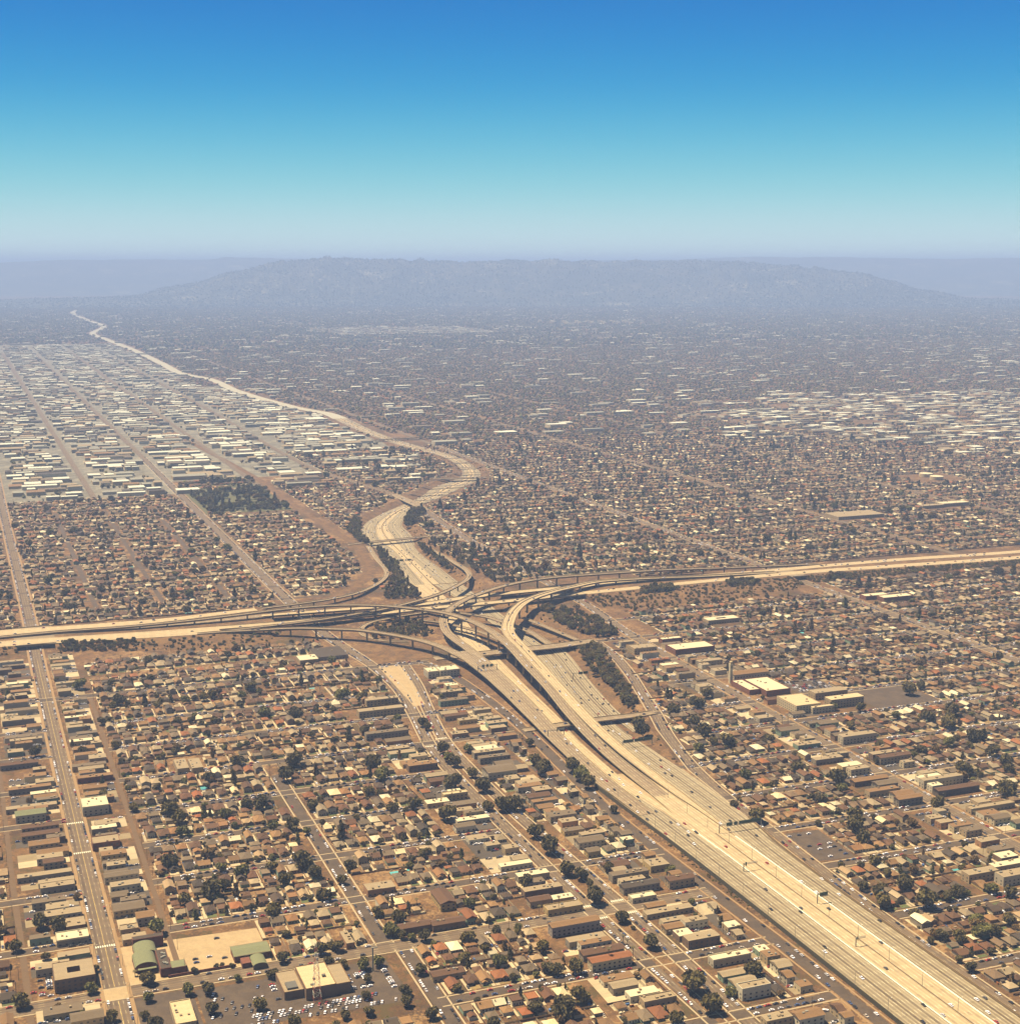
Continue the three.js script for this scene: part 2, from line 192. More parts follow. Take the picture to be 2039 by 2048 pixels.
const BUILDINGS = [
  [43.2,1068.4,72.9,1097.8,10,'court','pale grey','brown'],
  [120.1,978.8,134.6,1012.7,6,'r','cream','tan'],
  [99.6,1148.4,114.0,1158.4,4.5,'r','pale grey','tan'],
  [98.0,1182.8,123.2,1197.9,7,'g','grey','tan'],
  [97.6,1255.5,127.1,1264.5,7,'g','grey','pale grey'],
  [49.8,1146.2,74.7,1161.9,5,'r','white','grey'],
  [58.7,1170.6,74.2,1187.0,5,'f','pale grey','brown'],
  [43.3,1253.7,72.2,1263.3,6,'f','pale grey','grey'],
  [25.6,1284.7,72.0,1293.7,5,'f','pale grey','grey'],
  [49.3,1307.4,66.4,1316.4,7,'g','brown','tan'],
  [93.5,1429.1,118.5,1456.6,9,'r','white','pale grey'],
  [94.6,1335.6,119.3,1353.5,7,'r','pale grey','red brick'],
  [96.3,1525.8,132.5,1534.8,6,'f','tan','red brick'],
  [30.6,1433.3,58.7,1447.0,8,'g','green','pale grey'],
  [34.6,1399.8,68.7,1408.8,7,'g','brown','tan'],
  [33.8,1379.7,67.9,1388.7,7,'g','brown','tan'],
  [39.0,1353.5,65.8,1365.3,7,'g','tan','tan'],
  [97.7,1655.3,123.0,1664.3,5,'f','white','tan'],
  [113.4,1585.6,131.6,1599.7,6,'f','pale grey','tan'],
  [93.8,1564.6,129.4,1573.6,6,'f','grey','tan'],
  [26.9,1515.2,69.0,1524.2,6,'f','tan','grey'],
  [22.5,1461.2,71.1,1470.2,5,'f','pale grey','grey'],
  [53.7,1567.7,67.0,1576.7,7,'f','pale grey','brown'],
  [21.3,1597.3,60.7,1606.3,6,'g','brown','grey'],
  [30.9,1900.7,59.8,1909.7,7,'f','pale grey','tan'],
  [198.9,1518.8,211.4,1550.4,6,'f','pale grey','tan'],
  [213.9,1515.3,226.0,1547.1,6,'f','pale grey','tan'],
  [97.3,1375.9,120.8,1384.9,6,'f','white','grey'],
  [432.1,1638.5,488.5,1650.3,8,'f','pale grey','tan'],
  [453.4,1682.7,494.3,1691.7,7,'f','pale grey','tan'],
  [417.7,1552.8,468.1,1562.1,8,'f','grey','grey'],
  [432.6,1435.4,465.2,1445.6,7,'f','tan','brown'],
  [440.4,1339.2,466.2,1346.7,7,'r','cream','yellow'],
  [418.9,1327.2,442.8,1338.3,5,'f','white','tan'],
  [432.1,1272.3,465.8,1281.3,5,'f','white','pale grey'],
  [551.7,1682.7,580.0,1691.7,7,'f','pale grey','grey'],
  [537.8,1646.6,574.9,1655.6,7,'f','grey','teal'],
  [525.5,1591.1,554.5,1600.1,6,'g','brown','tan'],
  [537.0,1571.8,559.9,1580.8,5,'f','pale grey','yellow'],
  [512.3,1526.3,532.9,1536.6,5,'f','pale grey','orange'],
  [512.5,1450.0,549.4,1459.0,7,'f','pale grey','grey'],
  [512.7,1431.3,548.0,1440.3,7,'f','grey','grey'],
  [503.6,1380.1,536.3,1400.9,9,'g','grey','pale grey'],
  [562.0,1770.5,576.5,1791.8,9,'r','white','pale grey'],
  [577.3,1767.0,604.8,1788.2,10,'r','white','pale grey'],
  [419.0,1899.0,444.9,1923.8,6,'f','white','tan'],
  [445.7,1908.3,489.1,1958.6,5,'f','dark grey','grey'],
  [427.0,1020.0,469.4,1029.0,9,'g','tan','lavender'],
  [431.9,995.9,464.6,1004.9,6,'f','pale grey','grey'],
  [433.7,972.5,469.1,981.5,6,'g','brown','grey'],
  [433.4,955.0,467.4,964.0,8,'g','orange','cream'],
  [433.4,1096.9,468.7,1105.9,6,'f','pale grey','brown'],
  [430.8,1077.5,450.3,1086.5,6,'g','brown','tan'],
  [451.1,1075.7,470.7,1084.7,5,'f','white','tan'],
  [438.6,1057.1,470.8,1068.2,5,'r','pale grey','yellow'],
  [439.6,1127.8,469.2,1136.8,6,'f','white','grey'],
  [517.1,1097.6,552.7,1106.6,7,'f','grey','grey'],
  [515.7,1071.9,550.7,1080.9,7,'g','dark grey','grey'],
  [515.8,1054.4,538.6,1063.4,4,'r','white','pale grey'],
  [558.6,1069.2,583.4,1078.2,8,'g','brown','tan'],
  [558.8,1106.2,577.8,1122.7,6,'f','pale grey','yellow'],
  [513.3,1021.6,557.0,1030.6,4.5,'f','pale grey','tan'],
  [533.0,990.9,554.1,999.9,8,'f','pale grey','white'],
  [516.0,992.0,532.1,1001.0,5,'g','tan','tan'],
  [524.2,927.5,557.8,936.5,6,'r','white','pale grey'],
  [519.2,874.4,543.6,883.4,9,'r','pale grey','white'],
  [446.2,889.6,472.6,898.6,5,'r','pale grey','tan'],
  [311.0,1067.8,339.6,1076.8,6,'g','brown','brown'],
  [339.6,1064.2,367.6,1073.2,6,'g','brown','brown'],
  [265.7,1059.9,272.2,1082.6,5,'f','pale grey','orange'],
  [307.6,1148.2,320.5,1162.3,6,'f','pale grey','orange'],
  [321.1,1149.8,333.2,1164.4,5,'f','pale grey','orange'],
  [357.6,1098.5,371.4,1125.8,7,'g','brown','yellow'],
  [313.5,983.3,339.0,992.3,5,'g','brown','tan'],
  [811.1,984.8,843.4,995.5,8,'f','pale grey','tan'],
  [835.1,968.6,863.1,980.8,9,'f','pale grey','pale grey'],
  [848.8,996.4,881.7,1005.4,5,'f','white','tan'],
  [514.4,831.2,536.2,840.2,7,'f','pale grey','tan'],
  [537.0,824.2,557.8,835.4,8,'g','tan','white'],
  [933.1,1463.7,967.5,1508.9,10,'r','cream','cream'],
  [952.5,1457.7,983.5,1462.9,8,'f','cream','cream'],
  [985.6,1468.4,1033.2,1483.2,11,'f','cream','tan'],
  [986.5,1505.2,1034.2,1521.2,9,'f','pale grey','tan'],
  [921.8,1346.6,966.8,1357.5,9,'f','pale grey','pale grey'],
  [854.3,1297.5,889.5,1306.7,6,'f','pale grey','grey'],
  [875.2,1307.5,903.0,1313.4,6,'f','pale grey','grey'],
  [921.5,1274.5,961.4,1283.5,8,'g','brown','tan'],
  [921.6,1288.5,953.5,1297.5,7,'f','pale grey','brown'],
  [919.7,1195.2,969.4,1204.2,9,'f','pale grey','pale grey'],
  [919.0,1170.2,970.6,1179.2,7,'g','brown','dark grey'],
  [864.6,1162.0,893.6,1171.0,8,'g','tan','grey'],
  [855.4,1225.7,897.3,1234.7,6,'g','tan','brown'],
  [852.2,1194.2,888.7,1203.2,6,'f','tan','tan'],
  [919.6,1119.0,973.2,1128.0,5,'r','pale grey','tan'],
  [864.0,1349.1,893.6,1360.1,5,'f','pale grey','teal'],
  [1049.1,1897.6,1103.0,1917.7,6,'court','white','tan'],
  [922.0,1759.9,983.9,1790.4,7,'r','white','red brick'],
  [931.9,1820.6,964.9,1833.1,6,'r','white','red brick'],
  [923.9,1694.1,959.9,1705.0,7,'f','pale grey','grey'],
  [869.0,1782.1,904.1,1804.6,8,'r','pale grey','tan'],
  [870.7,1733.3,900.0,1742.3,4,'f','orange','orange'],
  [1367.8,1950.5,1413.4,1968.4,6,'r','white','red brick'],
  [1388.2,1930.0,1445.4,1949.6,6,'r','white','red brick'],
  [933.2,1615.6,984.9,1632.6,9,'g','tan','cream'],
  [937.2,1540.5,972.1,1597.8,7,'r','white','red brick'],
  [920.7,1554.3,936.4,1601.1,6,'r','white','red brick'],
  [1753.3,2610.5,1869.0,2665.2,7,'f','pale grey','tan'],
  [2009.8,2664.6,2068.3,2684.4,7,'f','pale grey','tan'],
  [2069.2,2672.4,2143.1,2699.7,7,'r','white','tan'],
];
const BIG_TREES = [[485.9,1066.1,8.1],[492.7,1024.9,5.6],[493.4,974.4,6.2],[492.0,898.2,9.6],[489.3,867.5,7.9],[486.2,1127.3,7.2],[494.8,1114.6,6.0],[495.4,1098.4,3.8],[495.0,1010.5,1.9],[524.3,1120.9,5.1],[574.4,1098.8,4.3],[405.9,914.6,6.5],[385.4,899.2,8.3],[545.3,902.7,7.2],[458.6,862.5,4.8],[421.0,956.8,6.2],[405.8,960.1,5.2],[401.1,967.5,4.7],[384.4,937.4,2.8],[442.0,1115.5,6.5],[514.3,883.2,4.0],[486.6,1480.5,7.5],[483.0,1451.1,6.7],[485.0,1434.3,6.6],[491.4,1396.1,5.7],[486.7,1351.9,8.4],[489.5,1295.1,8.1],[459.1,1371.0,9.9],[495.4,1581.8,6.1],[495.3,1566.2,5.0],[399.7,1460.5,8.0],[397.6,1421.7,7.9],[405.1,1327.3,7.4],[427.8,1290.6,8.6],[430.2,1717.1,8.5],[360.5,1662.8,8.1],[319.6,1493.5,8.8],[304.0,1455.5,8.6],[261.1,1382.5,8.1],[452.7,1705.2,6.7],[470.5,1608.0,5.1],[491.0,1660.1,3.3],[382.6,1326.1,6.0],[310.0,1363.4,6.1],[324.2,1681.9,6.5],[421.2,1577.4,5.5],[279.4,1319.6,6.5],[290.0,1303.7,4.1],[262.3,1324.3,5.8],[462.8,1488.8,3.7],[490.8,1754.6,4.5],[513.6,1474.5,5.3],[474.4,1300.4,5.4],[491.8,1217.5,7.7],[490.4,1177.9,10.0],[568.9,1409.1,6.6],[563.9,1377.7,8.7],[597.8,1373.6,8.7],[595.6,1343.9,8.6],[593.3,1321.4,7.7],[586.9,1469.8,4.9],[829.3,1523.4,10.0],[793.9,1516.5,7.4],[795.2,1466.3,7.2],[863.3,1562.1,7.1],[728.9,1483.8,8.0],[722.9,1457.4,8.6],[787.1,1425.3,9.4],[755.4,1382.2,6.0],[796.3,1388.9,8.4],[709.6,1177.1,7.9],[761.2,1286.6,6.4],[709.0,1220.0,4.0],[499.3,1291.4,8.1],[589.2,1250.4,4.0],[1071.9,1353.2,11.2],[797.6,1139.8,7.9],[784.1,1119.9,9.1],[984.5,1212.4,8.7],[845.7,1240.1,11.4],[1068.6,1299.7,8.5],[1106.4,1391.6,9.0],[1110.5,1481.6,10.3],[919.4,1278.9,3.7],[1012.3,1445.2,6.3],[985.2,1461.7,5.3],[985.4,1145.1,9.7],[1045.7,1219.9,7.3],[895.8,1141.5,7.4],[1063.0,1377.5,8.0],[1056.6,1255.1,6.7],[951.1,1319.3,5.3],[821.2,1283.4,7.2],[1034.2,1201.6,5.8],[761.1,1147.3,3.3],[774.2,1092.2,7.6],[127.4,1141.0,6.8],[180.2,1193.0,8.7],[157.0,1189.2,5.5],[136.3,1030.6,4.8],[150.4,1026.5,5.2],[148.3,996.3,4.9],[18.8,1150.4,5.3],[39.0,1185.6,6.6],[53.0,1176.2,6.1],[18.5,1054.4,5.9],[107.2,1031.2,4.2],[157.4,1271.7,7.3],[212.0,1228.9,6.0],[198.4,1246.1,4.8],[78.4,1010.9,4.4],[101.6,1005.8,3.4],[107.5,989.0,5.3],[74.7,1093.2,3.1],[68.8,1059.1,4.5],[109.7,1059.0,5.6],[146.2,1063.3,2.6],[162.8,1065.0,2.1],[167.5,1065.6,1.9],[174.8,1062.8,1.9],[174.9,1038.3,2.9],[241.6,1231.3,5.4],[268.5,1226.3,8.5],[274.1,1203.7,6.6],[246.1,1196.4,6.5],[222.8,1135.1,7.3],[269.9,1156.7,5.8],[307.5,1206.1,5.4],[305.2,1108.4,4.5],[319.2,1091.2,5.6],[305.9,1069.2,6.0],[312.5,1061.2,3.8],[328.6,1051.6,5.4],[319.0,1056.9,3.5],[246.1,1037.5,4.0],[255.3,1030.0,3.6],[269.0,1021.6,5.2],[282.2,1023.4,4.7],[267.1,1001.6,3.6],[259.2,976.4,3.5],[287.9,971.0,4.5],[283.8,955.7,4.4],[358.8,1034.0,5.9],[385.9,1039.5,4.4],[245.0,1059.0,5.3],[258.1,1059.9,4.8],[295.6,931.9,4.9],[345.4,1005.1,4.7],[370.7,989.7,5.2],[200.5,1034.0,4.1],[182.4,989.4,4.9],[212.4,1055.9,4.7],[200.6,956.3,4.8],[254.8,953.3,3.9],[237.1,954.0,3.9],[308.5,998.4,4.6],[292.9,1182.6,4.7],[755.6,1046.3,5.9],[741.2,1047.0,3.9],[711.3,971.3,6.9],[744.6,956.2,9.2],[748.6,991.3,8.2],[722.8,944.6,4.5],[720.4,902.8,4.9],[751.2,894.0,7.1],[766.1,894.3,5.5],[826.5,949.4,5.8],[707.0,851.1,4.4],[785.8,965.0,5.8],[715.3,1006.2,4.7],[771.9,963.1,5.2],[708.3,867.0,3.1],[816.8,961.7,5.3],[707.9,901.5,3.0],[789.2,906.1,5.6],[117.4,1474.2,4.8],[59.1,1632.0,6.7],[127.3,1885.5,7.8],[167.7,1796.5,7.5],[173.9,1397.4,10.7],[179.2,1372.7,7.9],[177.3,1342.7,5.8],[249.1,1392.5,6.1],[200.4,1481.4,4.2],[139.9,1723.6,5.1],[223.9,1691.5,5.1],[239.6,1692.9,4.5],[331.5,1797.7,6.9],[110.2,1623.0,4.8],[264.5,1518.8,7.3],[145.4,1629.8,4.5],[142.2,1425.0,4.8],[280.0,1783.2,5.9]];
const PALMS = [[450.1,1061.4,14.5],[431.1,1057.8,10.8],[449.9,960.7,14.5],[475.9,989.1,8.0],[477.1,983.8,6.9],[472.5,963.8,10.1],[385.0,1054.4,14.1],[917.9,1293.7,4.7],[894.8,1433.1,10.2],[901.0,1430.7,10.2],[926.4,1193.4,4.5],[102.5,1075.2,4.4],[443.7,1672.7,10.5],[514.4,1298.7,10.1],[586.0,1498.8,6.6],[586.4,1493.5,6.6],[926.8,1218.7,9.1],[921.5,1116.1,4.3]];
const FREEWAY_CARS = [[617.7,997.5,'d'],[642.6,990.7,'d'],[638.3,984.1,'d'],[634.1,1033.6,'d'],[668.7,1036.5,'w'],[669.2,1012.9,'w'],[663.9,981.1,'d'],[687.9,1002.0,'w'],[696.3,1034.9,'w'],[691.7,946.3,'d'],[668.4,913.0,'d'],[621.8,922.2,'d'],[617.5,915.3,'w'],[646.2,875.0,'d'],[619.9,868.5,'w'],[638.4,817.3,'d'],[657.1,810.1,'w'],[642.5,800.3,'g'],[680.3,810.2,'w'],[687.4,809.6,'d'],[675.6,791.7,'w'],[623.0,797.4,'d'],[669.6,778.6,'r'],[664.7,1082.7,'r'],[635.7,1568.5,'d'],[632.2,1520.2,'d'],[626.6,1462.1,'w'],[622.8,1448.1,'d'],[627.1,1445.9,'w'],[624.8,1423.9,'w'],[619.8,1382.6,'d'],[655.4,1603.1,'d'],[651.3,1485.5,'w'],[646.7,1418.5,'r'],[665.0,1458.0,'d'],[660.1,1425.5,'d'],[630.0,1348.7,'d'],[636.9,1356.6,'d'],[633.9,1332.8,'w'],[630.4,1315.0,'w'],[613.9,1334.0,'w'],[616.9,1327.8,'r'],[607.8,1304.0,'w'],[613.9,1301.7,'d'],[610.6,1256.6,'d'],[608.3,1237.5,'w'],[628.7,1276.5,'d'],[624.6,1264.1,'d'],[636.3,1286.6,'w'],[627.4,1232.8,'d'],[618.6,1232.4,'d'],[605.6,1216.8,'d'],[627.8,1201.4,'d'],[631.9,1194.0,'w'],[640.4,1193.6,'r'],[609.6,1177.5,'r'],[632.5,1174.0,'w'],[628.1,1166.2,'d'],[635.6,1168.7,'d'],[640.4,1171.0,'d'],[623.6,1145.7,'w'],[648.4,1129.4,'r'],[671.8,1181.6,'w'],[684.0,1185.0,'d'],[688.7,1142.4,'d'],[668.4,1164.9,'d'],[683.4,1224.1,'d'],[687.0,1269.6,'d'],[703.2,1373.7,'d'],[693.8,1352.5,'r'],[687.9,1332.4,'d'],[690.9,1322.1,'d'],[697.0,1340.9,'w'],[685.7,1367.0,'w'],[693.4,1414.5,'w'],[701.6,1493.3,'w'],[703.4,1479.5,'w'],[718.4,1480.6,'d'],[711.3,1458.5,'r'],[741.1,1626.1,'d'],[748.3,1621.6,'r'],[736.5,1600.7,'d'],[744.3,1598.9,'d'],[737.4,1569.2,'d'],[753.3,1676.3,'d'],[721.8,1634.7,'d'],[714.4,1615.7,'d'],[729.0,1696.7,'d']];
// ---------------------------------------------------------------- ground with the sunken stretch of the freeway cut out of it
// stations along the cut: left rim, left foot, right foot, right rim (x, a each) and the level of the bed
const CUT = [
  [608, 1352, 608, 1352, 716, 1352, 716, 1352, 0], [611, 1430, 614, 1430, 717, 1430, 733, 1430, -1.8], [628, 1500, 633, 1500, 735, 1500, 746, 1500, -4.3], [634, 1560, 640, 1560, 745, 1560, 766, 1572, -5.8],
  [640, 1700, 649, 1700, 767, 1700, 798, 1697, -6.8], [648, 1830, 660, 1830, 795, 1830, 835, 1830, -6.8], [655, 1900, 667, 1900, 801, 1900, 842, 1900, -6.8], [660, 2000, 680, 2000, 806, 2000, 842, 2000, -6.8],
  [668, 2100, 690, 2100, 806, 2100, 836, 2100, -6.8], [680, 2200, 700, 2200, 804, 2200, 828, 2200, -6.8], [692, 2350, 704, 2350, 803, 2350, 828, 2350, -6.8], [716, 2500, 728, 2500, 811, 2500, 832, 2500, -6.8],
  [736, 2640, 749, 2640, 821, 2640, 838, 2640, -6.8], [733, 2790, 746, 2790, 857, 2800, 876, 2792, -6.8], [762, 2915, 776, 2902, 873, 2925, 893, 2905, -6.8], [805, 3015, 818, 2998, 908, 3010, 925, 2995, -6.8],
  [870, 3110, 882, 3092, 952, 3105, 967, 3090, -6.8], [933, 3192, 944, 3172, 1016, 3190, 1030, 3172, -6.8], [1005, 3290, 1017, 3266, 1092, 3280, 1107, 3264, -6.8], [1085, 3420, 1097, 3402, 1176, 3390, 1191, 3374, -6.8],
  [1165, 3515, 1175, 3492, 1246, 3480, 1262, 3464, -6.8], [1228, 3600, 1240, 3596, 1291, 3590, 1306, 3580, -6.4], [1256, 3705, 1268, 3702, 1314, 3700, 1329, 3690, -4], [1276, 3860, 1287, 3856, 1330, 3850, 1341, 3850, -1], [1270, 3920, 1280, 3920, 1322, 3920, 1330, 3920, 0],
];
const RIM = [...CUT.map((c) => [c[0], c[1]]), ...CUT.map((c) => [c[6], c[7]]).reverse()];
{
  const shape = new THREE.Shape([[-60000, -3000], [90000, -3000], [90000, 95000], [-60000, 95000]].map((p) => new THREE.Vector2(...p)));
  shape.holes.push(new THREE.Path(RIM.map((p) => new THREE.Vector2(...p))));
  const g = new THREE.ShapeGeometry(shape); g.rotateX(-Math.PI / 2); structure('ground', g, M.soil, 'bare soil, dry yards and lots between the buildings');
  const bed = new Soup(), left = new Soup(), right = new Soup(), e = 0.02;
  for (let k = 0; k < CUT.length - 1; k++) { const p = CUT[k], q = CUT[k + 1], c = (s, i, y) => [s[i], y, -s[i + 1]];
    bed.flat(c(p, 2, p[8]), c(p, 4, p[8]), c(q, 4, q[8]), c(q, 2, q[8])); left.flat(c(p, 0, -e), c(p, 2, p[8]), c(q, 2, q[8]), c(q, 0, -e)); right.flat(c(p, 4, p[8]), c(p, 6, -e), c(q, 6, -e), c(q, 4, q[8])); }
  structure('freeway_bed', bed.geometry(), M.bank, 'bare strips of ground between the sunken carriageways'); structure('cut_slope', left.geometry(), M.bank, 'left slope of the freeway cut'); structure('cut_slope', right.geometry(), M.bank, 'right slope of the freeway cut');
  for (const c of CUT) { const steps = 12; for (let i = 0; i <= steps; i++) claim(c[0] + ((c[6] - c[0]) * i) / steps, c[1] + ((c[7] - c[1]) * i) / steps, 12, 2); }
  for (let k = 0; k < CUT.length - 1; k++) for (let j = 0; j <= 14; j++) for (let i = 0; i <= 14; i++) { const t = j / 14, p = CUT[k], q = CUT[k + 1], l = [p[0] + (q[0] - p[0]) * t, p[1] + (q[1] - p[1]) * t], r = [p[6] + (q[6] - p[6]) * t, p[7] + (q[7] - p[7]) * t]; claim(l[0] + ((r[0] - l[0]) * i) / 14, l[1] + ((r[1] - l[1]) * i) / 14, 6, 2); }
}
function floorAt(x, a) { // level of the ground: 0, or the slope or bed of the cut
  if (a < 1352 || a > 3920) return 0;
  for (let k = 0; k < CUT.length - 1; k++) { const p = CUT[k], q = CUT[k + 1];
    const quad = (i, j) => [[p[i], p[i + 1]], [p[j], p[j + 1]], [q[j], q[j + 1]], [q[i], q[i + 1]]];
    if (inside(x, a, quad(2, 4))) return (p[8] + q[8]) / 2;
    for (const [i, j] of [[0, 2], [6, 4]]) if (inside(x, a, quad(i, j))) { const t = clamp((a - p[i + 1]) / ((q[i + 1] - p[i + 1]) || 1)), rx = p[i] + (q[i] - p[i]) * t, fx = p[j] + (q[j] - p[j]) * t; return clamp((x - rx) / ((fx - rx) || 1)) * (p[8] + q[8]) / 2; } }
  return 0;
}
// embankments of the crossing freeway: x, front foot, front shoulder, back shoulder, back foot
const BANKS = [
  [[-300, 2092, 2114, 2222, 2242], [-120, 2092, 2114, 2222, 2242], [60, 2096, 2116, 2221, 2242]],
  [[112, 2090, 2115, 2218, 2236], [180, 2064, 2101, 2211, 2232], [240, 2046, 2091, 2209, 2230], [295, 2023, 2086, 2210, 2230], [345, 2011, 2082, 2217, 2236], [395, 2030, 2096, 2226, 2240], [432, 2078, 2100, 2230, 2244]],
  [[946, 2062, 2116, 2200, 2216], [1000, 2022, 2124, 2202, 2216], [1093, 2024, 2130, 2202, 2218], [1161, 2030, 2131, 2201, 2220], [1300, 2062, 2126, 2197, 2226], [1338, 2082, 2124, 2197, 2228]],
  [[1364, 2094, 2124, 2197, 2216], [1540, 2100, 2121, 2197, 2214], [1800, 2086, 2104, 2182, 2198], [2150, 2074, 2090, 2172, 2188], [2600, 2052, 2068, 2154, 2170]],
];
const BANK_TOP = 6.6;
for (const bank of BANKS) {
  const s = new Soup();
  for (let k = 0; k < bank.length - 1; k++) { const p = bank[k], q = bank[k + 1], c = (r, i, y) => [r[0], y, -r[i]];
    s.flat(c(p, 1, -0.3), c(q, 1, -0.3), c(q, 2, BANK_TOP), c(p, 2, BANK_TOP)); s.flat(c(p, 2, BANK_TOP), c(q, 2, BANK_TOP), c(q, 3, BANK_TOP), c(p, 3, BANK_TOP)); s.flat(c(p, 3, BANK_TOP), c(q, 3, BANK_TOP), c(q, 4, -0.3), c(p, 4, -0.3));
    for (let i = 0; i <= 8; i++) { const x = p[0] + ((q[0] - p[0]) * i) / 8, f = p[1] + ((q[1] - p[1]) * i) / 8, b = p[4] + ((q[4] - p[4]) * i) / 8; claimBox(x - 8, f - 2, x + 8, b + 2, 2); } }
  for (const e of [bank[0], bank.at(-1)]) { const c = (i, y) => [e[0], y, -e[i]]; s.flat(c(1, -0.3), c(2, BANK_TOP), c(2, -0.3), c(2, -0.3)); s.quad(c(2, -0.3), c(2, BANK_TOP), c(3, BANK_TOP), c(3, -0.3), [0, 0], [0, 7], [90, 7], [90, 0]); s.flat(c(3, -0.3), c(3, BANK_TOP), c(4, -0.3), c(4, -0.3)); }
  structure('embankment', s.geometry(), M.bank, 'dry earth embankment that carries the crossing freeway');
}
function bankAt(x, a) { for (const bank of BANKS) for (let k = 0; k < bank.length - 1; k++) { const p = bank[k], q = bank[k + 1]; if (x < p[0] || x > q[0]) continue; const t = (x - p[0]) / (q[0] - p[0]), v = [1, 2, 3, 4].map((i) => p[i] + (q[i] - p[i]) * t);
  if (a > v[0] && a < v[3]) return a < v[1] ? (BANK_TOP * (a - v[0])) / (v[1] - v[0]) : a > v[2] ? (BANK_TOP * (v[3] - a)) / (v[3] - v[2]) : BANK_TOP; } return 0; }
const groundAt = (x, a) => Math.max(bankAt(x, a), floorAt(x, a) || bankAt(x, a));

// ---------------------------------------------------------------- the freeways
const LANES = []; // where traffic runs
const LAMPS = [];
function carriageway(label, points, material, o = {}) { // pavement on the ground or on a bank
  const line = smooth(points, o.step ?? 10), lift = o.lift ?? 0.12, shift = o.shift ?? 0;
  structure('freeway', strip(line, nhalf, half, lift, lift, 40 + shift), material, label);
  claimLine(line, 4, 2);
  if (o.traffic) LANES.push({ line, n: o.lanes ?? Math.floor(points[0][3] / 4), lift, dir: o.dir ?? 1, density: o.traffic, label: o.short ?? label });
  return line;
}
function barrier(label, line, d, h = 0.9, name = 'concrete_barrier', material = M.parapet, thick = 0.5, low = -0.4) {
  return tag(mesh(name, ridge(line, d, thick, (p) => p.y + low, (p) => p.y + h), material), label, 'barrier');
}
const viaducts = [];
function viaduct(name, label, points, o = {}) { // a deck with parapets on piers
  const line = smooth(points, o.step ?? 8), END = line.at(-1).s, fade = (p) => (o.taper ? clamp((END - p.s) / 45) : 1), t = thing(name, label, o.category ?? 'flyover', o.group), deep = o.deep ?? 2;
  mesh('road_surface', strip(line, (p) => nhalf(p) + 0.5, (p) => half(p) - 0.5, 0.02, 0.02, 20), o.material ?? M.deckLanes, t);
  const g = new Soup(), low = (p) => p.y - Math.min(deep, Math.max(o.taper ? 0.12 : 0.6, p.y - groundAt(p.x, p.a) + 0.4) * (o.taper ? 0.1 + 0.9 * fade(p) : 1));
  for (let k = 0; k < line.length - 1; k++) { const p = line[k], q = line[k + 1], in0 = p.w / 2 - 1.6, in1 = q.w / 2 - 1.6, pl = low(p), ql = low(q), pt = p.y - 0.45, qt = q.y - 0.45;
    for (const s of [-1, 1]) { g.quad(side(p, s * p.w / 2, p.y), side(p, s * p.w / 2, pt), side(q, s * q.w / 2, qt), side(q, s * q.w / 2, q.y)); g.quad(side(p, s * p.w / 2, pt), side(p, s * in0, pl), side(q, s * in1, ql), side(q, s * q.w / 2, qt)); }
    g.quad(side(p, -in0, pl), side(p, in0, pl), side(q, in1, ql), side(q, -in1, ql)); g.quad(side(p, -p.w / 2, p.y), side(p, p.w / 2, p.y), side(q, q.w / 2, q.y), side(q, -q.w / 2, q.y)); }
  for (const [p, s] of [[line[0], -1], [line.at(-1), 1]]) g.quad(side(p, -p.w / 2, p.y), side(p, p.w / 2, p.y), side(p, p.w / 2 - 1.6, low(p)), side(p, -(p.w / 2 - 1.6), low(p)));
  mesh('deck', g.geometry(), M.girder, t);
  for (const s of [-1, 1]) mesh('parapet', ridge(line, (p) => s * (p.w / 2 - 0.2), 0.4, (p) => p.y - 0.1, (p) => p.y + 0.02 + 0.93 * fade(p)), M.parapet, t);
  let next = o.first ?? 16;
  for (const p of line) {
    if (p.s < next) continue; next = p.s + (o.span ?? 36);
    const f = groundAt(p.x, p.a); if (p.y - deep - f < 2.4 || (o.clear && o.clear(p))) continue;
    const w = Math.min(2.6, p.w * 0.18), cap = p.w * 0.33, s = new Soup(), top = p.y - deep + 0.1, y0 = f - 0.5, pc = new THREE.Group();
    s.box(-w / 2, y0, -1, w / 2, top - 1.6, 1);
    s.quad([-w / 2, top - 1.6, 1], [w / 2, top - 1.6, 1], [cap, top, 1], [-cap, top, 1]); s.quad([w / 2, top - 1.6, -1], [-w / 2, top - 1.6, -1], [-cap, top, -1], [cap, top, -1]); s.quad([w / 2, top - 1.6, 1], [w / 2, top - 1.6, -1], [cap, top, -1], [cap, top, 1]); s.quad([-w / 2, top - 1.6, -1], [-w / 2, top - 1.6, 1], [-cap, top, 1], [-cap, top, -1]);
    const m = mesh('pier', s.geometry(), M.pier, t); m.position.set(p.x, 0, -p.a); m.rotation.y = Math.atan2(-p.na, p.nx) * -1;
  }
  if (o.traffic) LANES.push({ line, n: o.lanes ?? 2, lift: 0.04, dir: o.dir ?? 1, density: o.traffic, label: o.short ?? 'flyover' });
  claimLine(line, 1.5, 4);
  viaducts.push(line);
  return line;
}
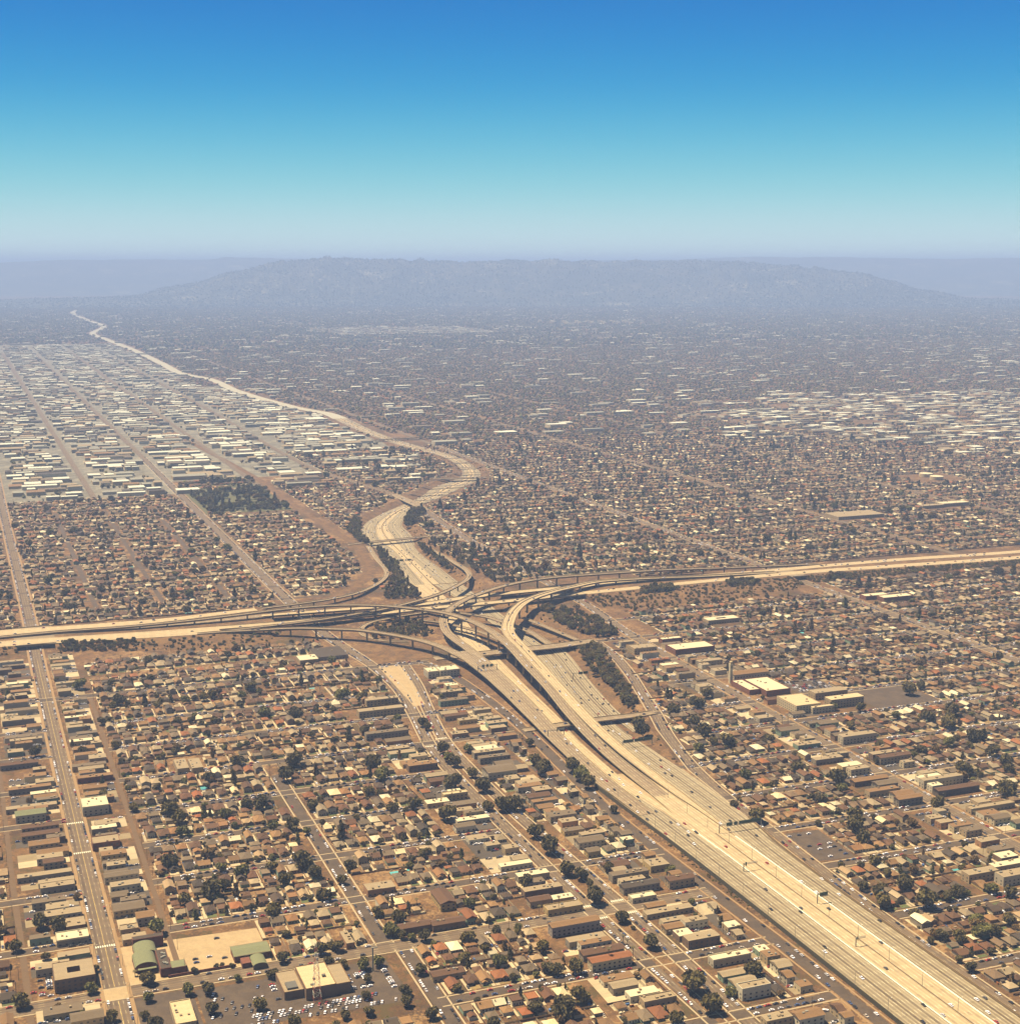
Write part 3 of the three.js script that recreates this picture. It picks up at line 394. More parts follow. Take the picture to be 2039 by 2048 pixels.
// main freeway, nearest stretch: four roadways side by side on a low bank
const mainLeft = carriageway('pale sunken left carriageway of the main freeway', [[639.4, 1130, 2.22, 1.6], [638.6, 1180, 2.16, 3.5], [637, 1230, 1.98, 7], [634, 1280, 1.55, 12], [631, 1330, 0.6, 17], [636, 1420, -1.3, 17], [643, 1500, -3.9, 20], [652, 1560, -5.4, 24], [664, 1700, -6.45, 26], [675, 1823, -6.45, 28], [683, 1900, -6.45, 28], [695, 2000, -6.45, 29], [709, 2100, -6.45, 30], [722, 2200, -6.45, 34], [729, 2350, -6.45, 46]], M.brightLanes, { traffic: 0.5, lanes: 4, dir: -1, short: 'sunken left carriageway', lift: 0.28 });
carriageway('left lanes of the main freeway at the bottom, dark tyre streaks', [[624, 690, 2.2, 32], [624, 900, 2.2, 32], [624, 1100, 2.2, 32], [624, 1200, 2.1, 31], [623, 1280, 1.5, 31], [622, 1325, 0.6, 31]], M.concreteLanes, { traffic: 0.5, lanes: 6, dir: -1, short: 'left carriageway', lift: 0.2, shift: 3 });
const carpool = carriageway('tan carpool roadway in the middle of the main freeway', [[655.5, 690, 2.2, 30], [655.5, 1100, 2.2, 30], [654.5, 1200, 2.25, 28], [653.5, 1300, 2.4, 18]], M.brightLanes, { lift: 0.2, shift: 9, traffic: 0.22, lanes: 4, short: 'carpool roadway' });
const mainRight = carriageway('right carriageway of the main freeway, tyre-streaked lanes', [[681.5, 690, 2.2, 21.5], [681.5, 1000, 2.2, 21.5], [683, 1110, 2.2, 26], [688, 1187, 2.1, 34], [692, 1300, 1, 40], [695, 1400, -1.2, 35], [702, 1500, -3.9, 27], [711, 1562, -5.4, 24], [732, 1700, -6.4, 26], [755, 1830, -6.4, 28], [764, 1950, -6.4, 30], [771, 2100, -6.4, 34], [776, 2200, -6.4, 38], [778, 2340, -6.4, 46]], M.concreteLanes, { traffic: 0.55, lanes: 5, dir: 1, short: 'right carriageway', lift: 0.25 });
const collector = carriageway('collector road right of the main freeway', [[727, 1484, -3.6, 8], [734, 1565, -5.4, 17], [752, 1680, -6.3, 19], [781, 1834, -6.2, 21], [787, 1880, -5.4, 16]], M.concreteLanes, { traffic: 0.5, lanes: 3, short: 'collector road', lift: 0.3, shift: 7 });
{ // the low bank under the nearest stretch and its walls
  const line = smooth([[650, 690, 2.2, 84], [650, 1100, 2.2, 84], [652, 1200, 2.1, 92], [657, 1300, 1, 108], [661, 1352, 0.1, 108]], 12), s = strip(line, nhalf, half, -0.15);
  structure('freeway_shoulder', s, M.pale, 'pale concrete shoulder along the main freeway');
  const w = smooth([[607.6, 690, 2.2], [607.6, 1100, 2.2], [605.5, 1200, 2.1], [602, 1300, 2.2], [603, 1340, 2.4]], 12);
  tag(mesh('retaining_wall', ridge(w, 0, 0.8, -0.3, (p) => p.y + 1.7), M.ivy), 'dark ivy-covered retaining wall along the left edge of the main freeway', 'wall');
  const v = smooth([[693.4, 690, 2.2], [693.4, 1000, 2.2], [697, 1110, 2.2], [705.6, 1187, 2.1]], 12);
  tag(mesh('sound_wall', ridge(v, 0, 0.5, -0.3, (p) => p.y + 2.3), M.soundWall), 'brown sound wall along the right edge of the main freeway', 'wall');
  const mid = smooth([[655.5, 690, 2.2], [655.5, 1162, 2.2]], 20);
  barrier('low dark barrier in the middle of the carpool roadway', mid, 0, 0.9, 'concrete_barrier', M.girder, 0.7);
  const white = (x0, x1, y, w, label) => structure('edge_stripe', strip(smooth([[x0, 690, 2.2], [x0, 1120, 2.2], [x1, y, 2.2]], 20), -w / 2, w / 2, 0.3), M.paint, label);
  white(640.6, 639.8, 1180, 1.1, 'white buffer stripe left of the carpool roadway'); white(670.6, 670, 1150, 1.3, 'white buffer stripe right of the carpool roadway');
}
// main freeway beyond the interchange: it bends left, then right, and runs off to the hazy plain
const NORTH = { L: [[705, 2345], [729, 2500], [750, 2640], [747, 2790], [777, 2901], [819, 2996], [883, 3090], [945, 3170], [1018, 3264], [1098, 3400], [1176, 3490], [1241, 3594], [1269, 3702], [1288, 3856], [1278, 4027], [1249, 4225], [1236, 4597], [1250, 5016]], R: [[801, 2345], [810, 2500], [819, 2640], [855, 2801], [872, 2924], [906, 3009], [950, 3103], [1015, 3189], [1091, 3279], [1174, 3389], [1244, 3478], [1290, 3588], [1313, 3698], [1329, 3850], [1312, 4027], [1291, 4259], [1280, 4525], [1302, 5032]] };
const northY = (a) => (a < 3560 ? -6.4 : a < 3920 ? -6.4 + ((a - 3560) / 360) * 6.8 : 0.4);
{
  const L = smooth(NORTH.L.map(([x, a]) => [x, a, northY(a)]), 14), Rr = smooth(NORTH.R.map(([x, a]) => [x, a, northY(a)]), 14), n = 230;
  const pos = (line, t) => { const f = t * (line.length - 1), i = Math.min(line.length - 2, Math.floor(f)), u = f - i, p = line[i], q = line[i + 1]; return [p.x + (q.x - p.x) * u, p.a + (q.a - p.a) * u, p.y + (q.y - p.y) * u]; };
  const band = (t0, t1, mat, label, short, dir, lanes) => {
    const s = new Soup(), mid = []; let along = 0, last;
    for (let k = 0; k <= n; k++) { const l = pos(L, k / n), r = pos(Rr, k / n), P = (t) => [l[0] + (r[0] - l[0]) * t, l[1] + (r[1] - l[1]) * t, northY((l[1] + r[1]) / 2) + 0.1]; const a = P(t0), b = P(t1), w = Math.hypot(b[0] - a[0], b[1] - a[1]), c = [(a[0] + b[0]) / 2, (a[1] + b[1]) / 2, a[2], w];
      if (last) { along += Math.hypot(c[0] - last.c[0], c[1] - last.c[1]); const f = (v) => [v[0], v[2], -v[1]]; s.quad(f(last.a), f(last.b), f(b), f(a), [-last.c[3] / 2, last.s], [last.c[3] / 2, last.s], [w / 2, along], [-w / 2, along]); }
      last = { a, b, c, s: along }; if (k % 4 === 0) mid.push(c); }
    structure('freeway', s.geometry(), mat, label); const line = smooth(mid, 14); claimLine(line, 5, 2); LANES.push({ line, n: lanes, lift: 0.1, dir, density: 0.8, label: short });
  };
  band(0, 0.36, M.concreteLanes, 'left lanes of the bending freeway beyond the interchange', 'far left lanes', -1, 5); band(0.36, 0.495, M.brightLanes, 'pale inner left lanes beyond the interchange', 'far inner left lanes', -1, 2);
  band(0.505, 0.64, M.brightLanes, 'pale inner right lanes beyond the interchange', 'far inner right lanes', 1, 2); band(0.64, 1, M.concreteLanes, 'right lanes of the bending freeway beyond the interchange', 'far right lanes', 1, 5);
  const c = smooth(NORTH.L.map((l, i) => [(l[0] + NORTH.R[i][0]) / 2, (l[1] + NORTH.R[i][1]) / 2, northY((l[1] + NORTH.R[i][1]) / 2)]), 20);
  barrier('dark median barrier along the bending freeway beyond the interchange', c, 0, 1.1, 'concrete_barrier', M.girder, 0.9);
  const far = smooth([[1276, 5024, 0.6, 54], [1276, 5214, 0.6, 47], [1222, 5456, 0.6, 44], [1185, 5750, 0.7, 44], [1143, 6312, 0.8, 44], [1142, 7021, 0.9, 44], [1073, 7427, 1, 47], [1080, 8149, 1, 47], [1086, 9739, 1.2, 49], [1061, 11132, 1.2, 49], [1053, 12060, 1.4, 49], [1273, 13464, 1.5, 49], [1271, 15090, 1.6, 51], [1314, 17460, 1.7, 54], [1458, 18500, 1.8, 54]], 60);
  structure('freeway', strip(far, nhalf, half), M.farConcrete, 'distant freeway running off to the hazy plain'); claimLine(far, 6, 2);
  var farFreeway = far;
}
// crossing freeway
carriageway('upper roadway of the crossing freeway at the left', [[-300, 2201, 7, 36], [40, 2200, 7, 36], [190, 2194, 7, 30], [285, 2196, 7, 22], [350, 2205, 7, 20], [421, 2215, 7, 18]], M.brightLanes, { traffic: 0.35, lanes: 4, short: 'upper crossing roadway', dir: -1, lift: 0 });
carriageway('lower roadway of the crossing freeway at the left', [[-300, 2135, 7, 34], [44, 2134, 7, 33], [183, 2121, 7, 35], [262, 2112, 7, 38], [345, 2106, 7, 40]], M.brightLanes, { traffic: 0.3, lanes: 5, short: 'lower crossing roadway', lift: 0.02 });
carriageway('carriageways of the crossing freeway at the right, far side', [[946, 2186, 7, 20], [1166, 2187, 7, 20], [1283, 2181, 7, 20], [1453, 2183, 7, 21], [1630, 2180, 7, 22], [1790, 2167, 7, 22], [2150, 2156, 7, 24], [2600, 2138, 7, 24]], M.brightLanes, { traffic: 0.6, lanes: 4, short: 'far crossing carriageway', dir: -1, lift: 0 });
carriageway('carriageways of the crossing freeway at the right, near side', [[946, 2136, 7, 20], [1015, 2139, 7, 20], [1166, 2145, 7, 20], [1389, 2148, 7, 24], [1550, 2137, 7, 24], [1820, 2119, 7, 24], [2150, 2106, 7, 24], [2600, 2086, 7, 24]], M.brightLanes, { traffic: 0.6, lanes: 4, short: 'near crossing carriageway', lift: 0.02 });
// bridges that carry it over the avenues
for (const [x0, x1, a0, a1, label] of [[58, 114, 2114, 2222, 'wide concrete bridge carrying the crossing freeway over the left boulevard'], [1336, 1366, 2122, 2198, 'concrete bridge carrying the crossing freeway over a street at the right']]) {
  const t = thing('freeway_bridge', label, 'bridge'), s = new Soup(); s.box(x0, 4.6, -a1, x1, 6.75, -a0); mesh('deck', s.geometry(), M.girder, t);
  for (const a of [a0, a1]) { const b = new Soup().box(x0, 6.7, -a - 0.2, x1, 8, -a + 0.2); mesh('parapet', b.geometry(), M.parapet, t); }
  const c = new Soup(); for (let k = 0; k < 6; k++) { const a = a0 + 6 + (k * (a1 - a0 - 12)) / 5; mesh('pier', new Soup().box((x0 + x1) / 2 - 0.6, -0.2, -a - 0.6, (x0 + x1) / 2 + 0.6, 4.7, -a + 0.6).geometry(), M.pier, t); }
}
const clearOf = (lo, hi) => (p) => p.x > lo && p.x < hi;
viaduct('freeway_viaduct', 'straight far viaduct of the crossing freeway through the interchange', [[421, 2170, 7, 16], [540, 2165, 7, 18], [690, 2157, 7, 20], [745, 2172, 7, 20], [843, 2181, 7, 20], [948, 2186, 7, 20]], { traffic: 0.5, lanes: 4, category: 'viaduct', short: 'straight far viaduct', material: M.brightLanes, span: 30, dir: -1 });
viaduct('freeway_viaduct', 'straight near viaduct of the crossing freeway over the sunken lanes', [[345, 2116, 7.05, 20], [454, 2112, 7, 19], [566, 2116, 7, 18], [670, 2125, 7, 20], [787, 2125, 7, 20], [885, 2131, 7, 20], [948, 2136, 7, 20]], { traffic: 0.6, lanes: 4, category: 'viaduct', short: 'straight near viaduct', material: M.brightLanes, span: 30 });
carriageway('ramp pavement below the carpool flyover at the left', [[110, 2166, 6.9, 12], [250, 2163, 7, 14], [384, 2168, 7, 16], [424, 2170, 7, 16]], M.deckLanes, { lift: 0 });
viaduct('flyover', 'highest carpool flyover sweeping from the left freeway median to the right-hand viaduct', [[20, 2169, 8.4, 9.5], [125, 2168, 9.6, 9.5], [212, 2157, 11, 9.5], [314, 2154, 13, 9.5], [382, 2155, 15, 10], [451, 2158, 17, 10], [524, 2144, 20, 10.5], [589, 2110, 22, 11], [647, 2053, 23, 11], [673, 2016, 23, 11], [690, 1958, 23, 11.5], [697, 1905, 22, 12], [697.5, 1848, 20.6, 13], [694.5, 1798, 19, 13.5], [687, 1736, 17.5, 13.5], [677, 1636, 14.5, 13], [664, 1534, 10, 13], [657, 1455, 6.6, 13.5], [653.5, 1385, 4.3, 15], [653, 1306, 2.75, 17], [653, 1270, 2.55, 17]], { taper: true, traffic: 0.35, short: 'highest carpool flyover', span: 38 });
const rampD = viaduct('flyover', 'broad twin-barrelled flyover curling from the right freeway down beside the carpool lanes', [[1330, 2166, 7.2, 15], [1185, 2175, 9.2, 15], [1123, 2179, 11, 15], [1051, 2182, 13, 16], [991, 2178, 14.4, 16.5], [936, 2152, 15.8, 17], [880, 2118, 18, 17], [820, 2069, 19.6, 17], [778, 2012, 21, 17.5], [743, 1947, 22, 18], [724.5, 1904, 22, 18], [715, 1866, 21.4, 17.5], [710, 1815, 20, 16.5], [704.5, 1760, 18, 15.5], [693, 1662, 15.2, 15], [681, 1560, 12, 14.5], [674, 1480, 8.6, 14], [671, 1400, 5.2, 13], [671, 1335, 3.2, 12], [671.5, 1270, 2.15, 10.5], [671.5, 1220, 2.42, 6], [671, 1150, 2.55, 2]], { taper: true, traffic: 0.35, lanes: 3, short: 'broad twin flyover', span: 34, material: M.brightLanes });
barrier('dividing barrier running along the broad twin-barrelled flyover', rampD.filter((p) => p.a > 1700), 1.2, 1, 'concrete_barrier', M.girder, 0.6, 0);
viaduct('flyover', 'flyover looping from the far right freeway under the carpool flyover to the left-hand viaduct', [[1440, 2199, 7.2, 10], [1260, 2222, 9, 10.5], [1153, 2238, 10.5, 10.5], [1077, 2238, 12, 10.5], [1002, 2238, 13, 10.5], [925, 2233, 14.4, 11], [845, 2204, 16, 11.5], [773, 2157, 16, 12], [724, 2111, 16, 12], [688, 2063, 16, 12.5], [665, 2018, 16, 12.5], [653, 1980, 15.4, 12.5], [645, 1940, 15, 13], [643.5, 1895, 14.5, 13.5], [645, 1850, 14, 14], [644, 1812, 13.6, 13.5]], { traffic: 0.4, short: 'looping flyover' });
viaduct('flyover', 'lowest front flyover curving from the left freeway past the dry lot to the left-hand viaduct', [[310, 2092, 7.1, 9], [346, 2087, 8, 9.5], [393, 2075, 9.2, 10], [430, 2063, 11, 10.5], [460, 2044, 13.4, 11], [493, 2020, 15, 11], [525, 1998, 16, 11], [550, 1972, 16, 11], [576, 1940, 15.5, 11.5], [599.5, 1903, 14.8, 12], [615, 1860, 14.2, 12.5], [622, 1826, 13.7, 14]], { traffic: 0.3, short: 'front flyover' });
viaduct('viaduct', 'left-hand viaduct sloping down beside the frontage road to the main freeway', [[632, 1838, 14, 36], [635, 1790, 13.4, 31], [634, 1700, 11.4, 27], [629, 1600, 9, 25], [621.5, 1500, 6.4, 21], [617, 1420, 4.6, 20], [614, 1335, 3, 20], [615, 1280, 2.5, 18], [616, 1230, 2.45, 16]], { taper: true, traffic: 0.75, lanes: 4, category: 'viaduct', short: 'left-hand viaduct', span: 30 });
viaduct('ramp', 'ramp curling from the far right lanes across the sunken freeway to the left', [[838, 2700, -1.6, 9], [838, 2580, 0.3, 9], [836, 2490, 2, 9], [832, 2442, 4.2, 9], [829, 2394, 6.2, 9.5], [817, 2334, 8, 9.5], [796, 2290, 9.2, 9.5], [773, 2259, 10, 9], [740, 2219, 11, 9], [706, 2188, 11.2, 9], [660, 2158, 11.2, 9], [611, 2132, 11, 9], [566, 2116, 11, 9], [515, 2105, 10, 9], [465, 2099, 9.2, 9], [400, 2096, 8, 9], [347, 2094, 7.2, 9]], { traffic: 0.25, category: 'ramp', short: 'curling ramp', clear: (p) => p.a < 2150 && p.x < 640 });
viaduct('ramp', 'ramp rising past trees from the sunken left lanes to the crossing freeway', [[733, 2690, 0.3, 9], [714, 2560, 0.3, 9], [704, 2470, 0.8, 9], [692, 2418, 1.8, 9], [668, 2364, 3, 9], [628, 2304, 5, 9], [594, 2267, 6.6, 9], [548, 2240, 7.6, 9], [495, 2226, 7.6, 9], [430, 2216, 7.2, 9]], { traffic: 0.2, category: 'ramp', short: 'rising ramp', deep: 1.4 });
viaduct('ramp', 'ramp dropping from the crossing freeway to the collector road', [[690, 2104, 7, 8], [722, 2068, 6.2, 8.5], [745, 2043, 5, 9], [757, 2014, 3.8, 9], [770, 1980, 2.2, 9], [779, 1950, 0.6, 9.5], [784, 1905, -3, 11], [787, 1868, -5.4, 14]], { traffic: 0.4, category: 'ramp', short: 'dropping ramp', span: 26, deep: 1.4 });
viaduct('ramp', 'short bridge ramp joining the street overpass at the right', [[800, 2040, 0.6, 7], [809, 1991, 1, 8], [814, 1953, 1, 8], [820, 1914, 1, 8], [825, 1884, 0.8, 8]], { traffic: 0.3, category: 'ramp', short: 'short bridge ramp', deep: 1.4, span: 22 });
viaduct('ramp', 'low thin ramp crossing the sunken lanes below the flyovers', [[610, 2088, 3, 7.5], [640, 2078, 2, 7.5], [668, 2053, 1.6, 7.5], [687, 2023, 1.4, 7.5], [708, 1977, 1.2, 7.5], [718, 1927, 1, 7.5], [722, 1880, 0.9, 7.5]], { category: 'ramp', deep: 1.3, span: 24, short: 'low thin ramp' });
viaduct('ramp', 'pale loop ramp curling under the front flyover among dark trees', [[667, 2103, 6.4, 8], [631, 2097, 6, 8], [595, 2088, 5, 8], [574, 2083, 4, 8], [556, 2068, 3, 8], [545, 2047, 2, 8], [541, 2027, 1, 8], [548, 2004, 0.4, 8], [563, 1979, 0.25, 8], [594, 1966, 0.2, 8]], { category: 'ramp', deep: 1.1, short: 'loop ramp', traffic: 0.1 });
carriageway('slip road between the front flyover and the sunken lanes', [[652, 2080, -4, 9], [647, 2049, -4.4, 9], [646, 1985, -4.4, 9], [650, 1912, -4.6, 9], [662, 1850, -6, 8]], M.concreteLanes, { lift: 0.7, traffic: 0.3, lanes: 2, short: 'slip road' });
// street overpasses
for (const [label, pts, deep] of [
  ['wide street overpass under the flyovers', [[600, 1862, 0.5, 20], [660, 1861, 0.7, 22], [720, 1862, 0.8, 24], [780, 1863, 0.7, 24], [850, 1872, 0.4, 22]], 1.8],
  ['narrow street overpass across the main freeway below the interchange', [[600, 1524, 0.4, 14], [644, 1526, 0.7, 15], [700, 1529, 0.8, 16], [752, 1529, 0.6, 16], [775, 1532, 0.3, 14]], 1.7],
  ['street overpass across the freeway just beyond the interchange', [[700, 2716, 0.3, 12], [735, 2722, 0.6, 13], [800, 2731, 0.8, 13], [850, 2739, 0.7, 13], [885, 2745, 0.3, 12]], 1.6],
  ['slanting avenue overpass where the freeway bends left', [[960, 3300, 0.3, 22], [963, 3235, 0.8, 23], [966, 3160, 0.9, 23], [966, 3090, 0.7, 22], [962, 3050, 0.3, 20]], 1.8],
  ['distant overpass at the far bend of the freeway', [[1130, 3505, 0.4, 16], [1175, 3488, 0.8, 17], [1235, 3478, 0.8, 17], [1300, 3470, 0.3, 16]], 1.8],
  ['farthest overpass before the freeway straightens', [[1200, 4320, 6, 14], [1240, 4322, 6.4, 14], [1330, 4330, 6.4, 14], [1370, 4334, 6, 14]], 1.6],
]) viaduct('street_overpass', label, pts, { category: 'overpass', deep, span: 34, first: 30, material: M.deckLanes, traffic: 0.5, lanes: 4, short: label.split(' ').slice(0, 4).join(' ') });

// ---------------------------------------------------------------- streets
const STREETS = [];
const WALKS = new Soup(), curb = 0.14;
function street(label, points, o = {}) {
  const line = smooth(points, o.step ?? 14), m = o.material ?? M.tar, lift = o.lift ?? 0.05;
  const r = structure('street', strip(line, nhalf, half, lift, lift, o.shift ?? 0), m, label);
  claimLine(line, o.walk === false ? 0.5 : 3.2, 1);
  if (o.walk !== false && !o.far) for (const s of [-1, 1]) { const w = o.walk ?? 1.4, off = o.verge ?? 1.2, kerb = mesh('sidewalk', ridge(line.filter((p) => !(at(p.x + p.nx * s * (p.w / 2 + 2), p.a + p.na * s * (p.w / 2 + 2)) & 2)), (p) => s * (p.w / 2 + off + w / 2), w, -0.05, curb), o.walk ? M.avenueWalk : M.walk, r); if (kerb.geometry.attributes.position.count < 3) r.remove(kerb); }
  if (o.parking) STREETS.push({ line, label: o.short ?? label, parking: o.parking, cross: o.cross });
  return line;
}
const avenue = { material: M.asphaltLanes, parking: 0.5 };
street('broad left boulevard with turn lane, near stretch', [[86, 690, 0, 16.5], [86, 1040, 0, 16.5], [85, 1340, 0, 16], [84, 1800, 0, 16], [84, 2060, 0, 17], [86, 2270, 0, 17], [84, 3200, 0, 16], [88, 4200, 0.2, 16]], { ...avenue, short: 'left boulevard', walk: 3, verge: 0.2 });
street('left avenue far stretch', [[88, 4200, 0.3, 16], [90, 9000, 1, 20]], { material: M.asphaltLanes, far: true });
street('left roadway of the tree-median avenue', [[488, 690, 0, 11], [487, 850, 0, 11], [478, 1050, 0, 11], [475.5, 1400, 0, 11], [480, 1500, 0, 11], [500, 1640, 0, 12], [512, 1740, 0, 13], [510, 1860, 0, 13], [500, 1950, 0, 16], [490, 2060, 0, 18], [487, 2280, 0, 18], [487, 4200, 0.2, 17]], { ...avenue, short: 'left roadway of the tree-median avenue' });
street('tree-median avenue far stretch', [[487, 4200, 0.3, 17], [470, 9500, 1, 22]], { material: M.asphaltLanes, far: true });
street('right roadway of the tree-median avenue', [[508, 690, 0, 11], [509, 850, 0, 11], [506, 1050, 0, 11], [497, 1310, 0, 11], [498, 1425, 0, 11], [502, 1519, 0, 11], [520, 1640, 0, 11], [540, 1750, 0, 11], [552, 1852, 0, 12]], { ...avenue, short: 'right roadway of the tree-median avenue' });
street('left frontage road beside the freeway', [[597, 690, 0, 11], [596, 900, 0, 11], [588, 1150, 0, 11], [587, 1240, 0, 11], [592, 1348, 0, 11], [601, 1492, 0, 11], [604, 1582, 0, 11], [603, 1680, 0, 11], [596, 1780, 0, 11], [580, 1852, 0, 11]], { parking: 0.3, short: 'left frontage road', walk: 1.8 });
street('right frontage road beside the freeway', [[701, 690, 0, 10], [701, 950, 0, 10], [713, 1175, 0, 10], [716, 1250, 0, 11], [727, 1343, 0, 12], [748, 1440, 0, 13], [772, 1520, 0, 13], [800, 1620, 0, 12], [820, 1692, 0, 12], [841, 1790, 0, 12], [848, 1865, 0, 12]], { ...avenue, parking: 0.35, short: 'right frontage road' });
street('right-hand avenue', [[908, 690, 0, 16], [908, 1700, 0, 16], [914, 1900, 0, 16], [930, 2092, 0, 16], [934, 2260, 0, 16], [934, 2500, 0, 16], [940, 2740, 0, 17], [962, 3052, 0.1, 18]], { ...avenue, short: 'right-hand avenue', walk: 2.6, verge: 0.2 });
street('right-hand avenue beyond the freeway bend', [[960, 3296, 0.3, 18], [930, 3500, 0.2, 17], [890, 3740, 0.3, 17], [890, 5600, 0.6, 18], [880, 9000, 1, 20]], { material: M.asphaltLanes, far: true });
for (const x of [1351, 1751, 2150, 2550, 2960, 3370, 3780, 4190, 4600]) street(`avenue at the right, ${x < 1400 ? 'passing under the crossing freeway' : 'far side'}`, [[x, 690, 0, 13], [x, 2000, 0, 13], [x, 4200, 0.1, 14]], { material: M.asphaltLanes, parking: x < 1400 ? 0.3 : 0, short: 'underpass avenue at the right', far: x > 1400 });
for (const x of [1351, 1751, 2150, 2550, 2960, 3370, 3780, 4190, 4600, 5010, 5420, 5830]) street('far avenue on the plain', [[x, 4200, 0.2, 16], [x, 10500, 1, 22]], { material: M.asphaltLanes, far: true });
for (const x of [-320, -720, 290, 690]) street('far avenue among the warehouses', [[x, 3480, 0.1, 15], [x, 9500, 1, 20]], { material: M.asphaltLanes, far: true });
street('brown alley left of the boulevard', [[22, 690, 0, 5], [24, 1050, 0, 5], [21, 1370, 0, 5], [21, 2050, 0, 5]], { material: M.alley, walk: false });
street('brown alley right of the boulevard', [[136, 1065, 0, 4.5], [136.5, 1420, 0, 4.5], [137, 1850, 0, 4.5]], { material: M.alley, walk: false });
street('dark side street among the houses', [[297, 1058, 0, 11], [297, 1480, 0, 11]], { parking: 0.35, short: 'dark side street' });
street('short side street at the bottom of the view', [[309, 690, 0, 11], [309, 1046, 0, 11]], { parking: 0.4, short: 'bottom side street' });
const LEFT_A = [858, 953, 1052, 1147, 1246, 1333, 1423, 1521, 1628, 1725, 1852], RIGHT_A = [760, 858, 955, 1063, 1155, 1247, 1345, 1441, 1529, 1640, 1750, 1870, 1975];
const BEYOND = Array.from({ length: 20 }, (_, k) => 2300 + k * 98);
LEFT_A.forEach((a, k) => { const x0 = a === 1052 || a === 1852 ? -150 : a === 953 || a === 1333 ? (a === 953 ? 309 : 140) : a === 858 ? 309 : 138, w = a === 1052 ? 15 : a === 1852 ? 13 : 9.5; street(`${ord(k + 1)} cross street up on the left`, [[x0, a, 0, w], [(x0 + 600) / 2, a, 0, w], [a === 1246 || a === 1333 || a === 1423 || a === 1725 ? 470 : 590, a, 0, w]], { parking: a === 1052 ? 0.3 : 0.6, short: `${ord(k + 1)} left cross street`, lift: 0.06, material: a === 1052 ? M.asphaltLanes : M.tar, cross: true }); });
[1147, 1246, 1423, 1521, 1628, 1725].forEach((a) => street('short cross street left of the boulevard', [[-150, a, 0, 9], [76, a, 0, 9]], { parking: 0.6, short: `${ord(LEFT_A.indexOf(a) + 1)} short street left of the boulevard`, lift: 0.06 }));
RIGHT_A.forEach((a, k) => street(`${ord(k + 1)} cross street up on the right`, [[a > 1560 ? 850 : a > 1400 ? 775 : 712, a, 0, 9.5], [1200, a, 0, 9.5], [2200, a, 0, 9.5]], { parking: 0.55, short: `${ord(k + 1)} right cross street`, lift: 0.06 }));
BEYOND.forEach((a, k) => { for (const [x0, x1] of [[-250, 690], [955, 1500], [1500, 2600]]) if (a < 3300 || x0 > 900) street('cross street beyond the crossing freeway', [[x0, a, 0, 9], [x1, a, 0, 9]], { far: true, lift: 0.07, step: 40 }); });
for (let x = 190; x < 480; x += 105) street('side street beyond the crossing freeway', [[x, 2260, 0, 8], [x, 3300, 0, 8]], { far: true, step: 40 });
structure('dirt_corridor', strip(smooth([[548, 2272, 0, 20], [576, 2300, 0, 21], [605, 2334, 0, 22], [645, 2398, 0, 23], [672, 2460, 0, 23], [693, 2560, 0, 23], [703, 2628, 0, 22], [716, 2710, 0, 21], [712, 2820, 0, 18], [706, 3170, 0, 18], [708, 3700, 0, 18], [660, 4740, 0.2, 18], [640, 6000, 0.4, 20]], 14), nhalf, half, 0.1), M.bank, 'long strip of bare earth and old tracks beside the freeway');
claimLine(smooth([[548, 2272, 0, 26], [605, 2334, 0, 28], [672, 2460, 0, 30], [703, 2628, 0, 30], [716, 2710, 0, 28], [712, 2820, 0, 26], [706, 3170, 0, 26], [708, 3700, 0, 26], [660, 4740, 0, 28]], 6), 1, 2);

// lots and islands
function lot(name, label, poly, material, y = 0.04, v = 1) { const g = new THREE.ShapeGeometry(new THREE.Shape(poly.map((p) => new THREE.Vector2(...p)))); g.rotateX(-Math.PI / 2); g.translate(0, y, 0); const xs = poly.map((p) => p[0]), as = poly.map((p) => p[1]); for (let x = Math.min(...xs); x <= Math.max(...xs); x += 2.5) for (let a = Math.min(...as); a <= Math.max(...as); a += 2.5) if (inside(x, a, poly)) claim(x, a, 2, v); return structure(name, g, material, label); }
lot('concrete_yard', 'pale concrete yard beside the green vaulted hall', [[96, 1062], [206, 1062], [206, 1124], [126, 1128], [96, 1128]], M.pale);
lot('parking_lot', 'large dark parking lot round the building with the lattice mast', [[142, 970], [292, 964], [290, 1034], [142, 1036]], M.tar);
lot('parking_lot', 'asphalt beside the cream-roofed shop at the bottom', [[96, 970], [140, 970], [140, 1040], [96, 1040]], M.tar);
lot('schoolyard', 'dark asphalt playground behind the school', [[1040, 1446], [1132, 1450], [1134, 1524], [1044, 1522]], M.tar);
lot('parking_lot', 'parking lot right of the right frontage road', [[716, 1075], [752, 1072], [756, 1140], [720, 1142]], M.tar);
lot('parking_lot', 'car park behind the white-roofed building with red brick base', [[985, 1540], [1040, 1540], [1045, 1592], [985, 1592]], M.tar);
lot('road_gore', 'wide pavement where the tree-median avenue splits', [[508, 1660], [524, 1665], [550, 1850], [516, 1850]], M.pale, 0.08);
lot('dry_lot', 'orange-brown dry lot below the front flyover', [[520, 1872], [600, 1870], [606, 1900], [580, 1945], [548, 1985], [508, 1960]], M.bank, 0.05, 2);
lot('median_island', 'dry earth median with trees on the split avenue, near part', [[494, 700], [502, 700], [500, 1030], [485, 1035], [486, 900]], M.bank, 0.1);
lot('median_island', 'dry earth median with trees on the split avenue, far part', [[485, 1070], [499.5, 1070], [491, 1300], [492, 1505], [484, 1490], [481.5, 1380]], M.bank, 0.1);
lot('park_lawn', 'park lawn under dark trees beyond the crossing freeway', [[500, 3172], [690, 3162], [692, 3660], [545, 3630], [500, 3470]], std([0.085, 0.078, 0.03]), 0.12);
